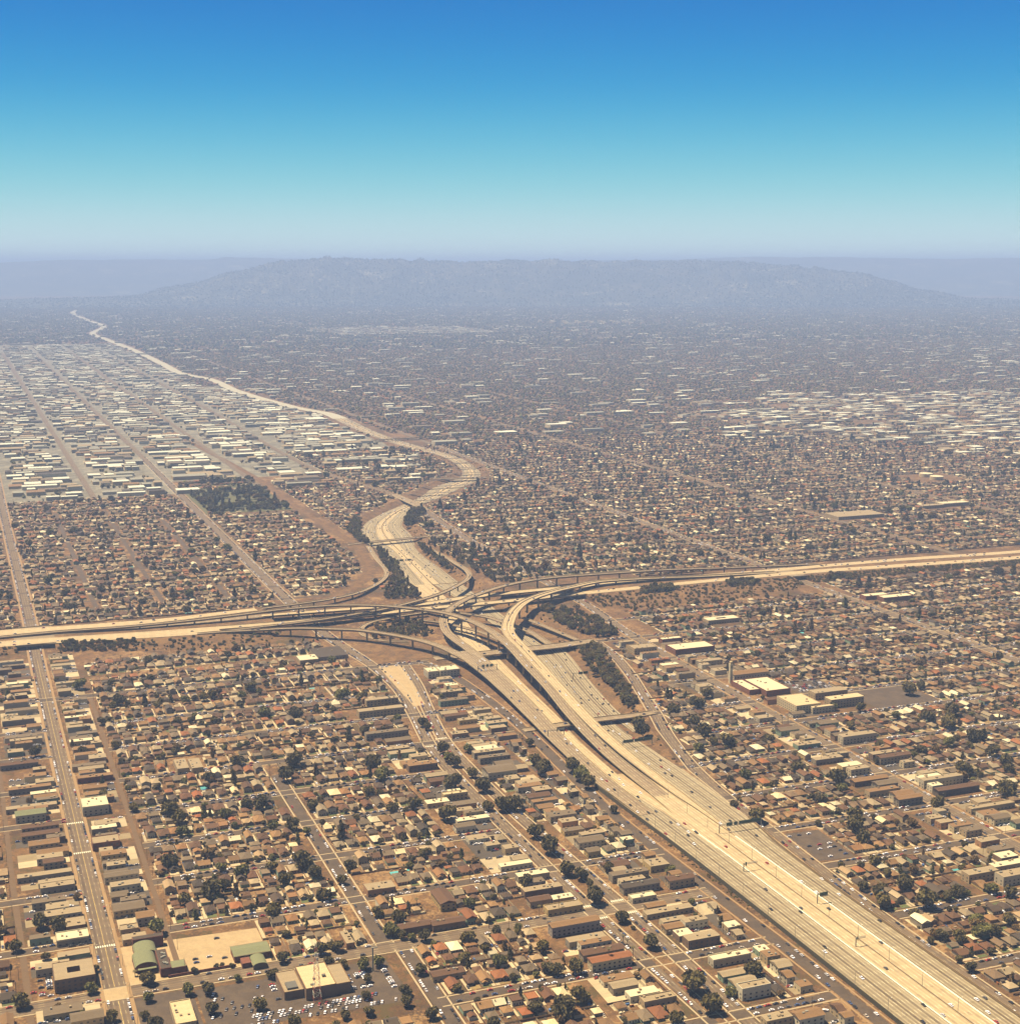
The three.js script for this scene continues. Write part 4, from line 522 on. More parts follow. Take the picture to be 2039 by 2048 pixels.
lot('ball_field', 'orange dirt ball field in the park', [[560, 3520], [610, 3515], [612, 3580], [565, 3580]], std([0.42, 0.24, 0.12]), 0.2);
lot('tank_yard', 'pale earth yard round the white tanks', [[2255, 2985], [2400, 2975], [2410, 3120], [2265, 3130]], M.bank, 0.2);
for (const [label, poly] of [['worn grey pavement of the left warehouse district', [[-900, 3485], [484, 3485], [484, 3690], [1150, 3700], [1225, 4300], [1190, 5500], [1130, 6400], [1035, 6500], [1035, 10500], [-900, 10500]]]])  { const g = new THREE.ShapeGeometry(new THREE.Shape(poly.map((p) => new THREE.Vector2(...p)))); g.rotateX(-Math.PI / 2); g.translate(0, 0.06, 0); structure('industrial_yard', g, M.yardPavement, label); }
// zebra crossings and turn arrows
function zebra(label, x0, x1, a, n = 9, l = 3.2) { const t = tag(thing('crosswalk', label, undefined), undefined, undefined, undefined, 'structure'); delete t.userData.category; for (let k = 0; k < n; k++) { const x = x0 + ((k + 0.5) * (x1 - x0)) / n, w = ((x1 - x0) / n) * 0.5; mesh('stripe', new Soup().box(x - w / 2, 0.05, -a - l / 2, x + w / 2, 0.13, -a + l / 2).geometry(), M.paint, t); } }
zebra('zebra crossing on the boulevard above the hall', 78, 94, 1135); zebra('zebra crossing on the boulevard below the brown apartments', 77, 93, 1337); zebra('zebra crossing on the boulevard beside the white roof', 76.5, 92.5, 1415);
zebra('zebra crossing on the left roadway of the avenue, far side of the junction', 472, 485, 1064, 7); zebra('zebra crossing on the left roadway of the avenue, near side of the junction', 474, 487, 1039, 7); zebra('zebra crossing on the right roadway, far side of the junction', 500, 512, 1065, 7); zebra('zebra crossing on the right roadway, near side of the junction', 501, 513, 1040, 7);
zebra('zebra crossing on the left roadway higher up the avenue', 473, 486, 1510, 7); zebra('zebra crossing on the right roadway higher up the avenue', 494, 508, 1532, 8);
lot('junction_slab', 'pale concrete junction of boulevard and cross street', [[77, 1043], [96, 1043], [96, 1061], [77, 1061]], M.pale, 0.1);
for (const [x, label] of [[86.4, 'yellow centre line along the boulevard']]) structure('centre_line', strip(smooth([[x, 690, 0.1], [x, 1040, 0.1]], 30), -0.11, 0.11), M.yellow, label + ' below the junction'), structure('centre_line', strip(smooth([[86, 1064, 0.1], [85, 1340, 0.1], [84, 2050, 0.1]], 30), -0.11, 0.11), M.yellow, label + ' above the junction');
// ---------------------------------------------------------------- landmark buildings
const STRIPS = [[20, 79, 'left of the boulevard'], [92, 136, 'right of the boulevard'], [140, 300, 'among the houses right of the boulevard'], [400, 473, 'left of the tree-median avenue'], [473, 500, 'left of the tree-median avenue'], [500, 557, 'right of the tree-median avenue'], [557, 620, 'beside the left frontage road'], [850, 907, 'left of the right-hand avenue'], [907, 1050, 'right of the right-hand avenue'], [1050, 2500, 'in the far right blocks']];
const FORM = { f: 'flat building', r: 'parapeted building', g: 'long gabled building', court: 'courtyard building' };
const places = new Map();
const placeOf = (x, a) => { const s = STRIPS.find((t) => x >= t[0] && x < t[1]) ?? STRIPS.at(-1); return s[2]; };
function gableRoof(w, d, h, rise, over = 0.6, alongX = true) { // a solid roof over a w x d plan centred on the origin
  const s = new Soup(), X = w / 2 + over, Z = d / 2 + over, y = h - 0.15;
  if (alongX) { s.quad([-X, y, Z], [X, y, Z], [X, h + rise, 0], [-X, h + rise, 0], [0, 0], [w, 0], [w, d / 2], [0, d / 2]); s.quad([X, y, -Z], [-X, y, -Z], [-X, h + rise, 0], [X, h + rise, 0], [0, 0], [w, 0], [w, d / 2], [0, d / 2]); s.tri([X, y, Z], [X, y, -Z], [X, h + rise, 0]); s.tri([-X, y, -Z], [-X, y, Z], [-X, h + rise, 0]); s.quad([-X, y, -Z], [X, y, -Z], [X, y, Z], [-X, y, Z]); }
  else { s.quad([X, y, Z], [X, y, -Z], [0, h + rise, -Z], [0, h + rise, Z], [0, 0], [d, 0], [d, w / 2], [0, w / 2]); s.quad([-X, y, -Z], [-X, y, Z], [0, h + rise, Z], [0, h + rise, -Z], [0, 0], [d, 0], [d, w / 2], [0, w / 2]); s.tri([-X, y, Z], [X, y, Z], [0, h + rise, Z]); s.tri([X, y, -Z], [-X, y, -Z], [0, h + rise, -Z]); s.quad([-X, y, -Z], [X, y, -Z], [X, y, Z], [-X, y, Z]); }
  return s;
}
function hipRoof(w, d, h, rise, over = 0.6) {
  const s = new Soup(), X = w / 2 + over, Z = d / 2 + over, y = h - 0.15, k = Math.max(0.3, Math.abs(X - Z)), t = h + rise;
  if (Z >= X) { s.quad([X, y, Z], [X, y, -Z], [0, t, -k], [0, t, k], [0, 0], [d, 0], [d, w / 2], [0, w / 2]); s.quad([-X, y, -Z], [-X, y, Z], [0, t, k], [0, t, -k], [0, 0], [d, 0], [d, w / 2], [0, w / 2]); s.tri([-X, y, Z], [X, y, Z], [0, t, k], [0, 0], [w, 0], [w / 2, w / 2]); s.tri([X, y, -Z], [-X, y, -Z], [0, t, -k], [0, 0], [w, 0], [w / 2, w / 2]); }
  else { s.quad([-X, y, Z], [X, y, Z], [k, t, 0], [-k, t, 0], [0, 0], [w, 0], [w, d / 2], [0, d / 2]); s.quad([X, y, -Z], [-X, y, -Z], [-k, t, 0], [k, t, 0], [0, 0], [w, 0], [w, d / 2], [0, d / 2]); s.tri([X, y, Z], [X, y, -Z], [k, t, 0], [0, 0], [d, 0], [d / 2, d / 2]); s.tri([-X, y, -Z], [-X, y, Z], [-k, t, 0], [0, 0], [d, 0], [d / 2, d / 2]); }
  s.quad([-X, y, -Z], [X, y, -Z], [X, y, Z], [-X, y, Z]); return s;
}
const unitBox = new Soup().box(-0.5, 0, -0.5, 0.5, 1, 0.5).geometry();
function windows(t, w, d, h, parentWall) { // panes on the near and left faces
  const storeys = Math.max(1, Math.floor(h / 3.1)), n = Math.floor(w / 4.2), m = Math.floor(d / 4.5);
  for (let f = 0; f < storeys; f++) { const y = 0.9 + f * 3.1; if (y + 1.5 > h) break;
    for (let k = 0; k < n; k++) { const p = mesh('window', unitBox, M.window, parentWall); p.scale.set(1.7, 1.3, 0.12); p.position.set(-w / 2 + ((k + 0.5) * w) / n, y, d / 2 + 0.02); }
    for (let k = 0; k < m; k++) { const p = mesh('window', unitBox, M.window, parentWall); p.scale.set(0.12, 1.3, 1.5); p.position.set(-w / 2 - 0.02, y, -d / 2 + ((k + 0.5) * d) / m); } }
}
function rooftop(t, w, d, h, n, parent) { for (let k = 0; k < n; k++) { const u = mesh('rooftop_unit', unitBox, pick([M.steel, M.girder, tone('pale grey')]), parent); u.scale.set(rand(1.1, 2.4), rand(0.7, 1.3), rand(1.1, 2.2)); u.position.set(rand(-0.38, 0.38) * w, h - 0.02, rand(-0.38, 0.38) * d); } }
function wallBox(w, d, h) { return new Soup().box(-w / 2, -0.1, -d / 2, w / 2, h, d / 2, false).geometry(); }
function parapetRing(w, d, h, top) { const s = new Soup(), e = 0.35; s.box(-w / 2 - 0.03, h - 0.2, d / 2 - e, w / 2 + 0.03, top, d / 2 + 0.03); s.box(-w / 2 - 0.03, h - 0.2, -d / 2 - 0.03, w / 2 + 0.03, top, -d / 2 + e); s.box(-w / 2 - 0.03, h - 0.2, -d / 2 + e + 0.01, -w / 2 + e, top, d / 2 - e - 0.01); s.box(w / 2 - e, h - 0.2, -d / 2 + e + 0.01, w / 2 + 0.03, top, d / 2 - e - 0.01); return s.geometry(); }
const byStrip = {};
BUILDINGS.map((b) => ({ b, x: (b[0] + b[2]) / 2, a: (b[1] + b[3]) / 2 })).sort((p, q) => p.a - q.a).forEach(({ b, x, a }) => {
  const [x0, a0, x1, a1, h, style, roof, wall] = b, w = x1 - x0, d = a1 - a0, place = placeOf(x, a), n = (byStrip[place] = (byStrip[place] ?? 0) + 1);
  claimBox(x0 - 1, a0 - 1, x1 + 1, a1 + 1);
  const t = thing(style === 'court' ? 'courtyard_building' : style === 'g' ? 'gabled_building' : 'flat_roofed_building', `${wall} ${FORM[style]} with ${roof} roof, ${ord(n)} up ${place}`, 'building', undefined, x, a);
  const wm = wallTone(wall), rm = tone(roof), wl = mesh('wall', wallBox(w, d, h), wm, t);
  if (style === 'g') { const rf = mesh('roof', gableRoof(w, d, h, Math.min(2.2, d * 0.16), 0.7, w > d).geometry(), rm, t); if (R() < 0.5) rooftop(t, w * 0.8, d * 0.4, h + 0.9, 3, rf); }
  else if (style === 'court') { const s = new Soup(), k = 0.16, X = w / 2, Z = d / 2, hx = w * k, hz = d * k; s.box(-X, h, -Z, X, h + 0.3, -hz); s.box(-X, h, hz, X, h + 0.3, Z); s.box(-X, h, -hz + 0.01, -hx, h + 0.3, hz - 0.01); s.box(hx, h, -hz + 0.01, X, h + 0.3, hz - 0.01); t.remove(wl); const q = new Soup(); q.box(-X, -0.1, -Z, X, h, -hz); q.box(-X, -0.1, hz, X, h, Z); q.box(-X, -0.1, -hz + 0.01, -hx, h, hz - 0.01); q.box(hx, -0.1, -hz + 0.01, X, h, hz - 0.01); const wl2 = mesh('wall', q.geometry(), wm, t); mesh('roof', s.geometry(), rm, t); mesh('parapet', parapetRing(w, d, h, h + 0.7), wm, t); windows(t, w, d, h, wl2); return; }
  else { const rf = mesh('roof', new Soup().box(-w / 2, h - 0.05, -d / 2, w / 2, h + 0.25, d / 2).geometry(), rm, t); if (style === 'r') mesh('parapet', parapetRing(w, d, h, h + 1), roof === 'white' || roof === 'cream' ? tone(wall === 'red brick' ? 'red brick' : roof) : wm, t); rooftop(t, w, d, h + 0.25, 2 + Math.floor(R() * 4), rf); }
  windows(t, w, d, h, wl);
});
{ // hall with green vaults and red brick blocks
  const t = thing('vaulted_hall', 'red brick hall with two offset green barrel vaults beside the boulevard junction', 'building', undefined, 113, 1101); claimBox(98, 1062, 142, 1126);
  const brick = tone('red brick'), green = tone('green');
  const vault = (x0, x1, a0, a1, y0, rise, name) => { const s = new Soup(), n = 14, c = (x0 + x1) / 2, r = (x1 - x0) / 2, P = (k) => { const u = -1 + (2 * k) / n; return [c + r * u - 113, y0 + rise * Math.sqrt(Math.max(0, 1 - u * u * 0.96)) - rise * 0.2]; };
    for (let k = 0; k < n; k++) { const p = P(k), q = P(k + 1); s.quad([p[0], p[1], -(a0 - 1101)], [q[0], q[1], -(a0 - 1101)], [q[0], q[1], -(a1 - 1101)], [p[0], p[1], -(a1 - 1101)], [0, k], [0, k + 1], [a1 - a0, k + 1], [a1 - a0, k]); }
    const e = new Soup(); for (const a of [a0 + 2, a1 - 0.5]) for (let k = 0; k < n; k++) { const p = P(k), q = P(k + 1), z = -(a - 1101); e.quad([p[0], 0, z], [q[0], 0, z], [q[0], q[1] - 0.3, z], [p[0], p[1] - 0.3, z]); } for (const k of [0, n]) { const p = P(k); e.quad([p[0] + (k ? -0.3 : 0.3), 0, -(a0 + 2 - 1101)], [p[0] + (k ? -0.3 : 0.3), 0, -(a1 - 0.5 - 1101)], [p[0] + (k ? -0.3 : 0.3), p[1], -(a1 - 0.5 - 1101)], [p[0] + (k ? -0.3 : 0.3), p[1], -(a0 + 2 - 1101)]); }
    mesh('vault', s.geometry(), green, t); mesh('wall', e.geometry(), brick, t); };
  vault(103, 120, 1078, 1100, 5, 4.5); vault(105.5, 122.5, 1100, 1118, 4.6, 4.2);
  const blk = (x0, x1, a0, a1, h, roof, n) => { const w = x1 - x0, d = a1 - a0, g = mesh('brick_block', new Soup().box(x0 - 113, -0.1, -(a1 - 1101), x1 - 113, h, -(a0 - 1101)).geometry(), brick, t), r = mesh('roof', new Soup().box(x0 - 112.6, h, -(a1 - 1101.4), x1 - 113.4, h + 0.12, -(a0 - 1100.6)).geometry(), roof, t); for (let k = 0; k < n; k++) { const u = mesh('rooftop_unit', unitBox, M.steel, r); u.scale.set(1.6, 1.1, 1.6); u.position.set(x0 - 113 + rand(0.2, 0.8) * w, h + 0.1, -(a0 - 1101 + rand(0.1, 0.9) * d)); } };
  blk(106, 130, 1119, 1125, 9, tone('dark grey'), 0); blk(120.8, 129, 1066, 1099, 7, tone('dark grey'), 12); blk(129.2, 141, 1069, 1081, 4.6, green, 0);
  const c = mesh('canopy', new Soup().box(-8, 4.2, 23.5, 6, 4.6, 26.5).geometry(), green, t);
  const h = thing('vaulted_shed', 'red brick shed with pale green sloping roof at the end of the concrete yard', 'building', undefined, 191, 1078); claimBox(176, 1050, 208, 1092);
  mesh('wall', new Soup().box(-13, -0.1, -9, 15, 5.6, 9).geometry(), brick, h); mesh('roof', gableRoof(28, 18, 5.6, 1.4, 0.6, true).geometry().translate(1, 0, 0), green, h);
  const s = new Soup(), e = new Soup(), n = 12; for (let k = 0; k < n; k++) { const f = (i) => { const u = -1 + (2 * i) / n; return [4 + 5.5 * u, 3 + 2.4 * Math.sqrt(1 - u * u * 0.95)]; }, p = f(k), q = f(k + 1); s.quad([p[0], p[1], 9], [q[0], q[1], 9], [q[0], q[1], 26], [p[0], p[1], 26]); e.quad([p[0], 0, 25.6], [q[0], 0, 25.6], [q[0], q[1] - 0.1, 25.6], [p[0], p[1] - 0.1, 25.6]); }
  mesh('vault', s.geometry(), green, h); mesh('end_wall', e.geometry(), tone('grey'), h); mesh('brick_block', new Soup().box(-9, -0.1, 10, -2, 4, 20).geometry(), brick, h);
  tag(mesh('yard_wall', new Soup().box(126, -0.1, -1063.6, 178, 2.2, -1063).geometry(), brick), 'low red brick wall along the street edge of the concrete yard', 'wall');
  // building with the mast
  const b = thing('office_building', 'dark-walled building with cream and grey flat roofs in the large parking lot', 'building', undefined, 227, 1010); claimBox(198, 985, 256, 1034);
  const part = (x0, x1, a0, a1, h, roof) => { const g = mesh('wall', new Soup().box(x0 - 227, -0.1, -(a1 - 1010), x1 - 227, h, -(a0 - 1010)).geometry(), wallTone('brown'), b), r = mesh('roof', new Soup().box(x0 - 226.6, h, -(a1 - 1010.4), x1 - 227.4, h + 0.15, -(a0 - 1009.6)).geometry(), roof, b), w = x1 - x0, d = a1 - a0, p = mesh('parapet', parapetRing(w, d, h, h + 0.6), tone('tan'), b); p.position.set((x0 + x1) / 2 - 227, 0, -((a0 + a1) / 2 - 1010)); return r; };
  const r1 = part(202, 216.8, 997, 1030, 6, tone('pale grey')), r2 = part(217, 240, 991, 1028, 9, tone('cream')), r3 = part(240.2, 251.5, 992, 1024, 8, tone('pale grey'));
  for (const [r, x, a, y, sx, sy, sz] of [[r1, 209, 1005, 6.1, 8, 1.6, 10], [r2, 234, 1006, 9.1, 2.6, 1.6, 2.6], [r2, 226, 1004, 9.1, 1.6, 1.2, 1.6], [r2, 223, 996, 9.1, 3, 0.8, 2]]) { const u = mesh('rooftop_unit', unitBox, M.darkSteel, r); u.scale.set(sx, sy, sz); u.position.set(x - 227, y, -(a - 1010)); }
  // lattice mast
  const m = thing('lattice_mast', 'tall red and white lattice mast behind the dark-walled office building', 'mast', undefined, 224.4, 988);
  const bar = (p, q, r) => { const v = new THREE.Vector3(...q).sub(new THREE.Vector3(...p)), l = v.length(), g = new THREE.CylinderGeometry(r, r, l, 5); g.translate(0, l / 2, 0); g.applyQuaternion(new THREE.Quaternion().setFromUnitVectors(new THREE.Vector3(0, 1, 0), v.normalize())); g.translate(...p); return g; };
  const HT = 46, lev = 12, wd = (y) => 2.5 * (1 - y / HT) + 0.5;
  for (let k = 0; k < lev; k++) { const y0 = (HT * k) / lev, y1 = (HT * (k + 1)) / lev, w0 = wd(y0), w1 = wd(y1), g = [], C = (w, y, i) => [[-w, y, -w], [w, y, -w], [w, y, w], [-w, y, w]][i % 4]; for (let i = 0; i < 4; i++) g.push(bar(C(w0, y0, i), C(w1, y1, i), 0.11), bar(C(w0, y0, i), C(w1, y1, i + 1), 0.07), bar(C(w0, y0, i + 1), C(w1, y1, i), 0.07), bar(C(w1, y1, i), C(w1, y1, i + 1), 0.07)); mesh('mast_section', mergeGeometries(g), k % 2 ? M.whiteSteel : M.redSteel, m); }
  const dish = mesh('antenna', new THREE.CylinderGeometry(0.9, 0.9, 0.5, 12).rotateX(Math.PI / 2), M.whiteSteel, m); dish.position.set(0.5, 34, 1.2);
  // sign pole
  const p = thing('sign_pole', 'thick grey steel sign pole rising from the large parking lot', 'pole', undefined, 275.8, 1018); mesh('pole', new THREE.CylinderGeometry(0.5, 0.65, 19, 10).translate(0, 9.5, 0), M.steel, p); mesh('cap', new THREE.BoxGeometry(5, 0.5, 1).translate(1.4, 19.2, 0), M.steel, p);
  // church tower
  const c2 = thing('church_tower', 'slender white church tower beside the right-hand avenue', 'tower', undefined, 926, 1612); claimBox(922, 1606, 931, 1618); mesh('shaft', new Soup().box(-2, -0.1, -2, 2, 26, 2).geometry(), tone('white'), c2); mesh('belfry', new Soup().box(-1.6, 26, -1.6, 1.6, 29, 1.6).geometry(), tone('cream'), c2); for (const s of [-1, 1]) { const o = mesh('opening', unitBox, M.window, c2); o.scale.set(0.9, 4, 0.15); o.position.set(s * 0.8, 20, 2.02); }
}
// white tanks
function tank(x, a, r, h, label, group) { const t = thing('storage_tank', label, 'tank', group, x, a); mesh('shell', new THREE.CylinderGeometry(r, r, h, 28, 1, true).translate(0, h / 2, 0), tone('cream'), t); mesh('roof', new THREE.ConeGeometry(r * 1.01, r * 0.1, 28).translate(0, h + r * 0.05, 0), tone('white'), t); claim(x, a, r + 4); return t; }
tank(2332, 3086, 17, 9, 'left of two broad white tanks on a bare yard far right'); tank(2326, 3034, 17, 9, 'right and nearer of two broad white tanks on a bare yard far right');
{ const spots = []; for (let k = 0; k < 22; k++) spots.push([5180 + k * 36 + rand(-8, 8), 12750 - (k % 3) * 240 - k * 12]); spots.forEach(([x, a]) => tank(x, a, 21, 26, `tiny white tank, ${ord(spots.findIndex((q) => q[0] === x) + 1)} from the left in the hazy tank farm`, 'tanks of the distant tank farm')); }

// ---------------------------------------------------------------- houses
const house = []; // variants: [width, depth, wall height, wall geometry, roof geometry, words]
{
  const add = (w, d, h, walls, roof, words) => house.push({ w, d, h, walls, roof, words });
  const wb = (w, d, h) => wallBox(w, d, h), porch = (w, d, h, pw) => { const s = new Soup().box(-w / 2, -0.1, -d / 2, w / 2, h, d / 2, false); s.box(-w / 2 + 0.4, -0.05, d / 2 - 0.02, -w / 2 + 0.4 + pw, 0.5, d / 2 + 2.4); for (const u of [0.6, pw]) s.box(-w / 2 + u, 0.4, d / 2 + 2, -w / 2 + u + 0.3, h - 0.3, d / 2 + 2.3); return s.geometry(); };
  const join = (...l) => mergeGeometries(l.map((s) => (s.isBufferGeometry ? s : s.geometry())));
  const chimney = (x, z, y) => new Soup().box(x - 0.45, y - 2.5, z - 0.45, x + 0.45, y, z + 0.45).geometry();
  add(9, 14, 3.2, porch(9, 14, 3.2, 4), join(gableRoof(9, 14, 3.2, 2.3, 0.6, false), gableRoof(4.4, 3.4, 2.9, 1.2, 0.3, false).geometry().translate(-2, 0, 8)), 'gabled house with front porch');
  add(10.5, 11.5, 3.2, wb(10.5, 11.5, 3.2), join(gableRoof(10.5, 11.5, 3.2, 2.3, 0.6, true), chimney(4, -1.5, 6.2)), 'side-gabled house with chimney');
  add(10, 13, 3.1, porch(10, 13, 3.1, 5), join(hipRoof(10, 13, 3.1, 2.1), hipRoof(5.4, 3.4, 2.8, 0.9, 0.3).geometry().translate(-2.1, 0, 7.6)), 'hip-roofed bungalow with porch');
  add(9.6, 15, 3.2, join(new Soup().box(-4.8, -0.1, -7.5, 4.8, 3.2, 3), new Soup().box(-4.8, -0.1, 3.01, 0.5, 3.2, 7.5)), join(gableRoof(9.6, 10.5, 3.2, 2.1, 0.5, true).geometry().translate(0, 0, -2.25), gableRoof(5.3, 8, 3.15, 1.7, 0.5, false).geometry().translate(-2.15, 0, 4)), 'L-shaped cross-gabled house');
  add(11, 16, 3.2, wb(11, 16, 3.2), hipRoof(11, 16, 3.2, 2.4).geometry(), 'large hip-roofed house');
  add(9, 17, 5.9, wb(9, 17, 5.9), gableRoof(9, 17, 5.9, 2, 0.5, false).geometry(), 'two-storey gabled house');
  add(9.2, 12, 3.9, wb(9.2, 12, 3.9), join(new Soup().box(-4.4, 3.7, -5.8, 4.4, 3.95, 5.8), parapetRing(9.2, 12, 3.8, 4.35)), 'flat-roofed stucco house');
  add(10.4, 12.4, 3.1, wb(10.4, 12.4, 3.1), join(hipRoof(10.4, 12.4, 3.1, 1.9), gableRoof(4.6, 5, 3.05, 1.4, 0.4, false).geometry().translate(2.4, 0, 4.6)), 'hip-roofed house with front gable');
  add(6.4, 6.6, 2.7, wb(6.4, 6.6, 2.7), gableRoof(6.4, 6.6, 2.7, 1.3, 0.35, false).geometry(), 'gabled garage');
  add(7.4, 8.6, 2.9, wb(7.4, 8.6, 2.9), hipRoof(7.4, 8.6, 2.9, 1.5, 0.4).geometry(), 'hip-roofed back house');
  add(6, 5.4, 2.6, wb(6, 5.4, 2.6), new Soup().box(-3.2, 2.55, -2.9, 3.2, 2.8, 2.9).geometry(), 'flat-roofed shed');
  add(4.4, 3.2, 2.2, wb(4, 2.8, 1.2), new Soup().box(-2.2, 2.1, -1.6, 2.2, 2.25, 1.6).geometry(), 'canopy shelter');
}
const ROOFS = ['brown', 'brown', 'brown', 'brown', 'grey', 'grey', 'grey', 'tan', 'tan', 'tan', 'dark grey', 'dark grey', 'pale grey', 'pale grey', 'pale grey', 'orange', 'white'], WALLS = ['tan', 'pale grey', 'cream', 'white', 'grey', 'tan', 'yellow', 'pale grey', 'orange', 'brown', 'teal'];
const homes = [], sheds = [], trees = [], palms = [], cars = [], patches = [], bars = [], clutter = [], fences = [];
function tree(x, a, r, where, kind) { trees.push({ x, a, r, where, kind: kind ?? Math.floor(R() * 5), h: r * rand(1.5, 2.1), turn: R() * 6.3, y: 0 }); }
function rowOf(x0, x1, front, back, dir, zone, from, row, o) { // a row of lots between its street and the middle of the block
  let x = x0 + rand(0, 3), n = 0;
  const depth = Math.abs(back - front);
  while (x < x1 - 9) {
    const lw = rand(11, 13.6), cx = x + lw / 2; x += lw;
    const v = R() < (o.flat ?? 0.06) ? 6 : R() < 0.1 ? 5 : pick([0, 0, 1, 2, 2, 3, 4, 7]), h = house[v], set = rand(4, 6.5), sx = pick([-1, 1]), hx = cx - sx * (lw - h.w) * 0.32, ha = front + dir * (set + h.d / 2);
    if (set + h.d > depth - 1 || !free(hx, ha, h.w / 2, h.d / 2, 7)) { x -= lw - 4; continue; }
    n++;
    const roof = pick(ROOFS), wall = pick(WALLS), id = `${ord(n)} house ${from}`;
    homes.push({ x: hx, a: ha, v, turn: dir > 0 ? 0 : Math.PI, roof, wall, s: rand(0.8, 0.99), label: `${roof} ${h.words}, ${id}, ${row}` });
    claimBox(hx - h.w / 2, ha - h.d / 2, hx + h.w / 2, ha + h.d / 2, 8);
    // driveway, front yard, path
    const dx = cx + sx * (lw / 2 - 1.7), dl = depth * rand(0.55, 0.95); if (R() < 0.92) patches.push({ x: dx, a: front + (dir * dl) / 2, w: rand(2.4, 3.2), d: dl, c: 'drive' });
    patches.push({ x: cx - sx * 1.2, a: front + dir * (set / 2), w: lw - 4.2, d: set - 0.6, c: pick(['dry', 'dry', 'soil', 'lawn', 'lawn', 'lawn', 'tan', 'drive']) });
    if (R() < 0.75) patches.push({ x: cx, a: front + dir * (depth - rand(3, 7)), w: lw * rand(0.5, 0.92), d: rand(4, 9), c: R() < 0.02 ? 'pool' : pick(['dry', 'soil', 'lawn', 'drive', 'drive', 'drive', 'tan', 'tan', 'dirt']) });
    // back buildings
    const rest = depth - set - h.d;
    if (rest > 7 && R() < 0.95) { const b = pick([8, 9, 9, 9, 10, 9]), g = house[b], bx = cx + rand(-1, 1) * Math.max(0, (lw - g.w) / 2 - 0.4), ba = front + dir * (depth - g.d / 2 - rand(0.4, Math.max(0.6, rest - g.d - 1))); if (free(bx, ba, g.w / 2, g.d / 2)) { const rf = b === 11 ? pick(['white', 'white', 'pale grey']) : pick(ROOFS); sheds.push({ x: bx, a: ba, v: b, turn: pick([0, Math.PI, Math.PI / 2]), roof: rf, wall: pick(WALLS), s: rand(0.88, 1.15), label: `${rf} ${g.words} behind ${id}, ${row}` }); claimBox(bx - g.w / 2, ba - g.d / 2, bx + g.w / 2, ba + g.d / 2, 16); } }
    if (rest > 11 && R() < 0.7) { const b = pick([8, 10, 11]), g = house[b], bx = cx + rand(-1, 1) * (lw / 2 - g.w / 2 - 0.4), ba = front + dir * (set + h.d + rand(3, 6)); if (free(bx, ba, g.w / 2, g.d / 2)) { const rf = pick(ROOFS); sheds.push({ x: bx, a: ba, v: b, turn: 0, roof: rf, wall: pick(WALLS), s: rand(0.8, 1), label: `${rf} ${g.words} in the yard, ${id}, ${row}` }); claimBox(bx - g.w / 2, ba - g.d / 2, bx + g.w / 2, ba + g.d / 2, 16); } }
    for (let k = 0; k < 3; k++) if (R() < 0.8) { const kx = cx + rand(-0.45, 0.45) * lw, ka = front + dir * rand(set + h.d + 0.5, depth); if (!(at(kx, ka) & 27)) clutter.push({ x: kx, a: ka, w: rand(0.8, 3.4), d: rand(0.8, 3), h: rand(0.5, 1.9), c: pick(['white', 'white', 'pale grey', 'brown', 'tan', 'grey', 'tarp', 'orange', 'dark grey']) }); }
    fences.push({ x: x - 0.1, a: front + dir * (set + (depth - set) / 2), w: 0.16, d: depth - set - 1, c: pick(['brown', 'tan', 'pale grey', 'pale grey']) }); fences.push({ x: cx, a: front + dir * depth, w: lw, d: 0.16, c: pick(['brown', 'tan', 'pale grey']) });
    const T = (o.trees ?? 1) * 1.5;
    if (R() < 0.34 * T) tree(cx + rand(-0.4, 0.4) * lw, front + dir * rand(1, 3.5), rand(1.4, 3.4), `before ${id}, ${row}`);
    if (R() < 0.62 * T) { const tx = cx + rand(-0.5, 0.5) * lw, ta = front + dir * rand(depth * 0.62, depth), r = R() < 0.2 ? rand(4, (o.trees ?? 1) > 1.5 ? 8 : 6.2) : rand(1.6, 3.9); if (free(tx, ta, 0.8, 0.8)) tree(tx, ta, r, `behind ${id}, ${row}`); }
    if (R() < 0.4 * T) { const tx = cx + sx * lw * 0.4, ta = front + dir * rand(set, set + h.d); tree(tx, ta, rand(1.1, 2.4), `beside ${id}, ${row}`); }
    if (R() < 0.05) palms.push({ x: cx + rand(-0.4, 0.4) * lw, a: front + dir * rand(2, depth), h: rand(9, 18), where: `by ${id}, ${row}` });
    if (R() < 0.55) cars.push({ x: dx, a: front + dir * rand(4, Math.max(5, dl - 3)), y: 0.1, turn: Math.PI / 2, where: `driveway of ${id}, ${row}` });
  }
}
function rows(x0, x1, list, from, zone, o = {}) { list.slice(0, -1).forEach((a, k) => { const a0 = a + (o.gap ?? 9.2), a1 = list[k + 1] - (o.gap ?? 9.2), mid = (a0 + a1) / 2; if (a1 - a0 < 40) return; rowOf(x0, x1, a0, mid - 0.5, 1, zone, from, `${ord((o.k0 ?? 0) + 2 * k + 1)} ${zone}`, o); rowOf(x0, x1, a1, mid + 0.5, -1, zone, from, `${ord((o.k0 ?? 0) + 2 * k + 2)} ${zone}`, o); }); }
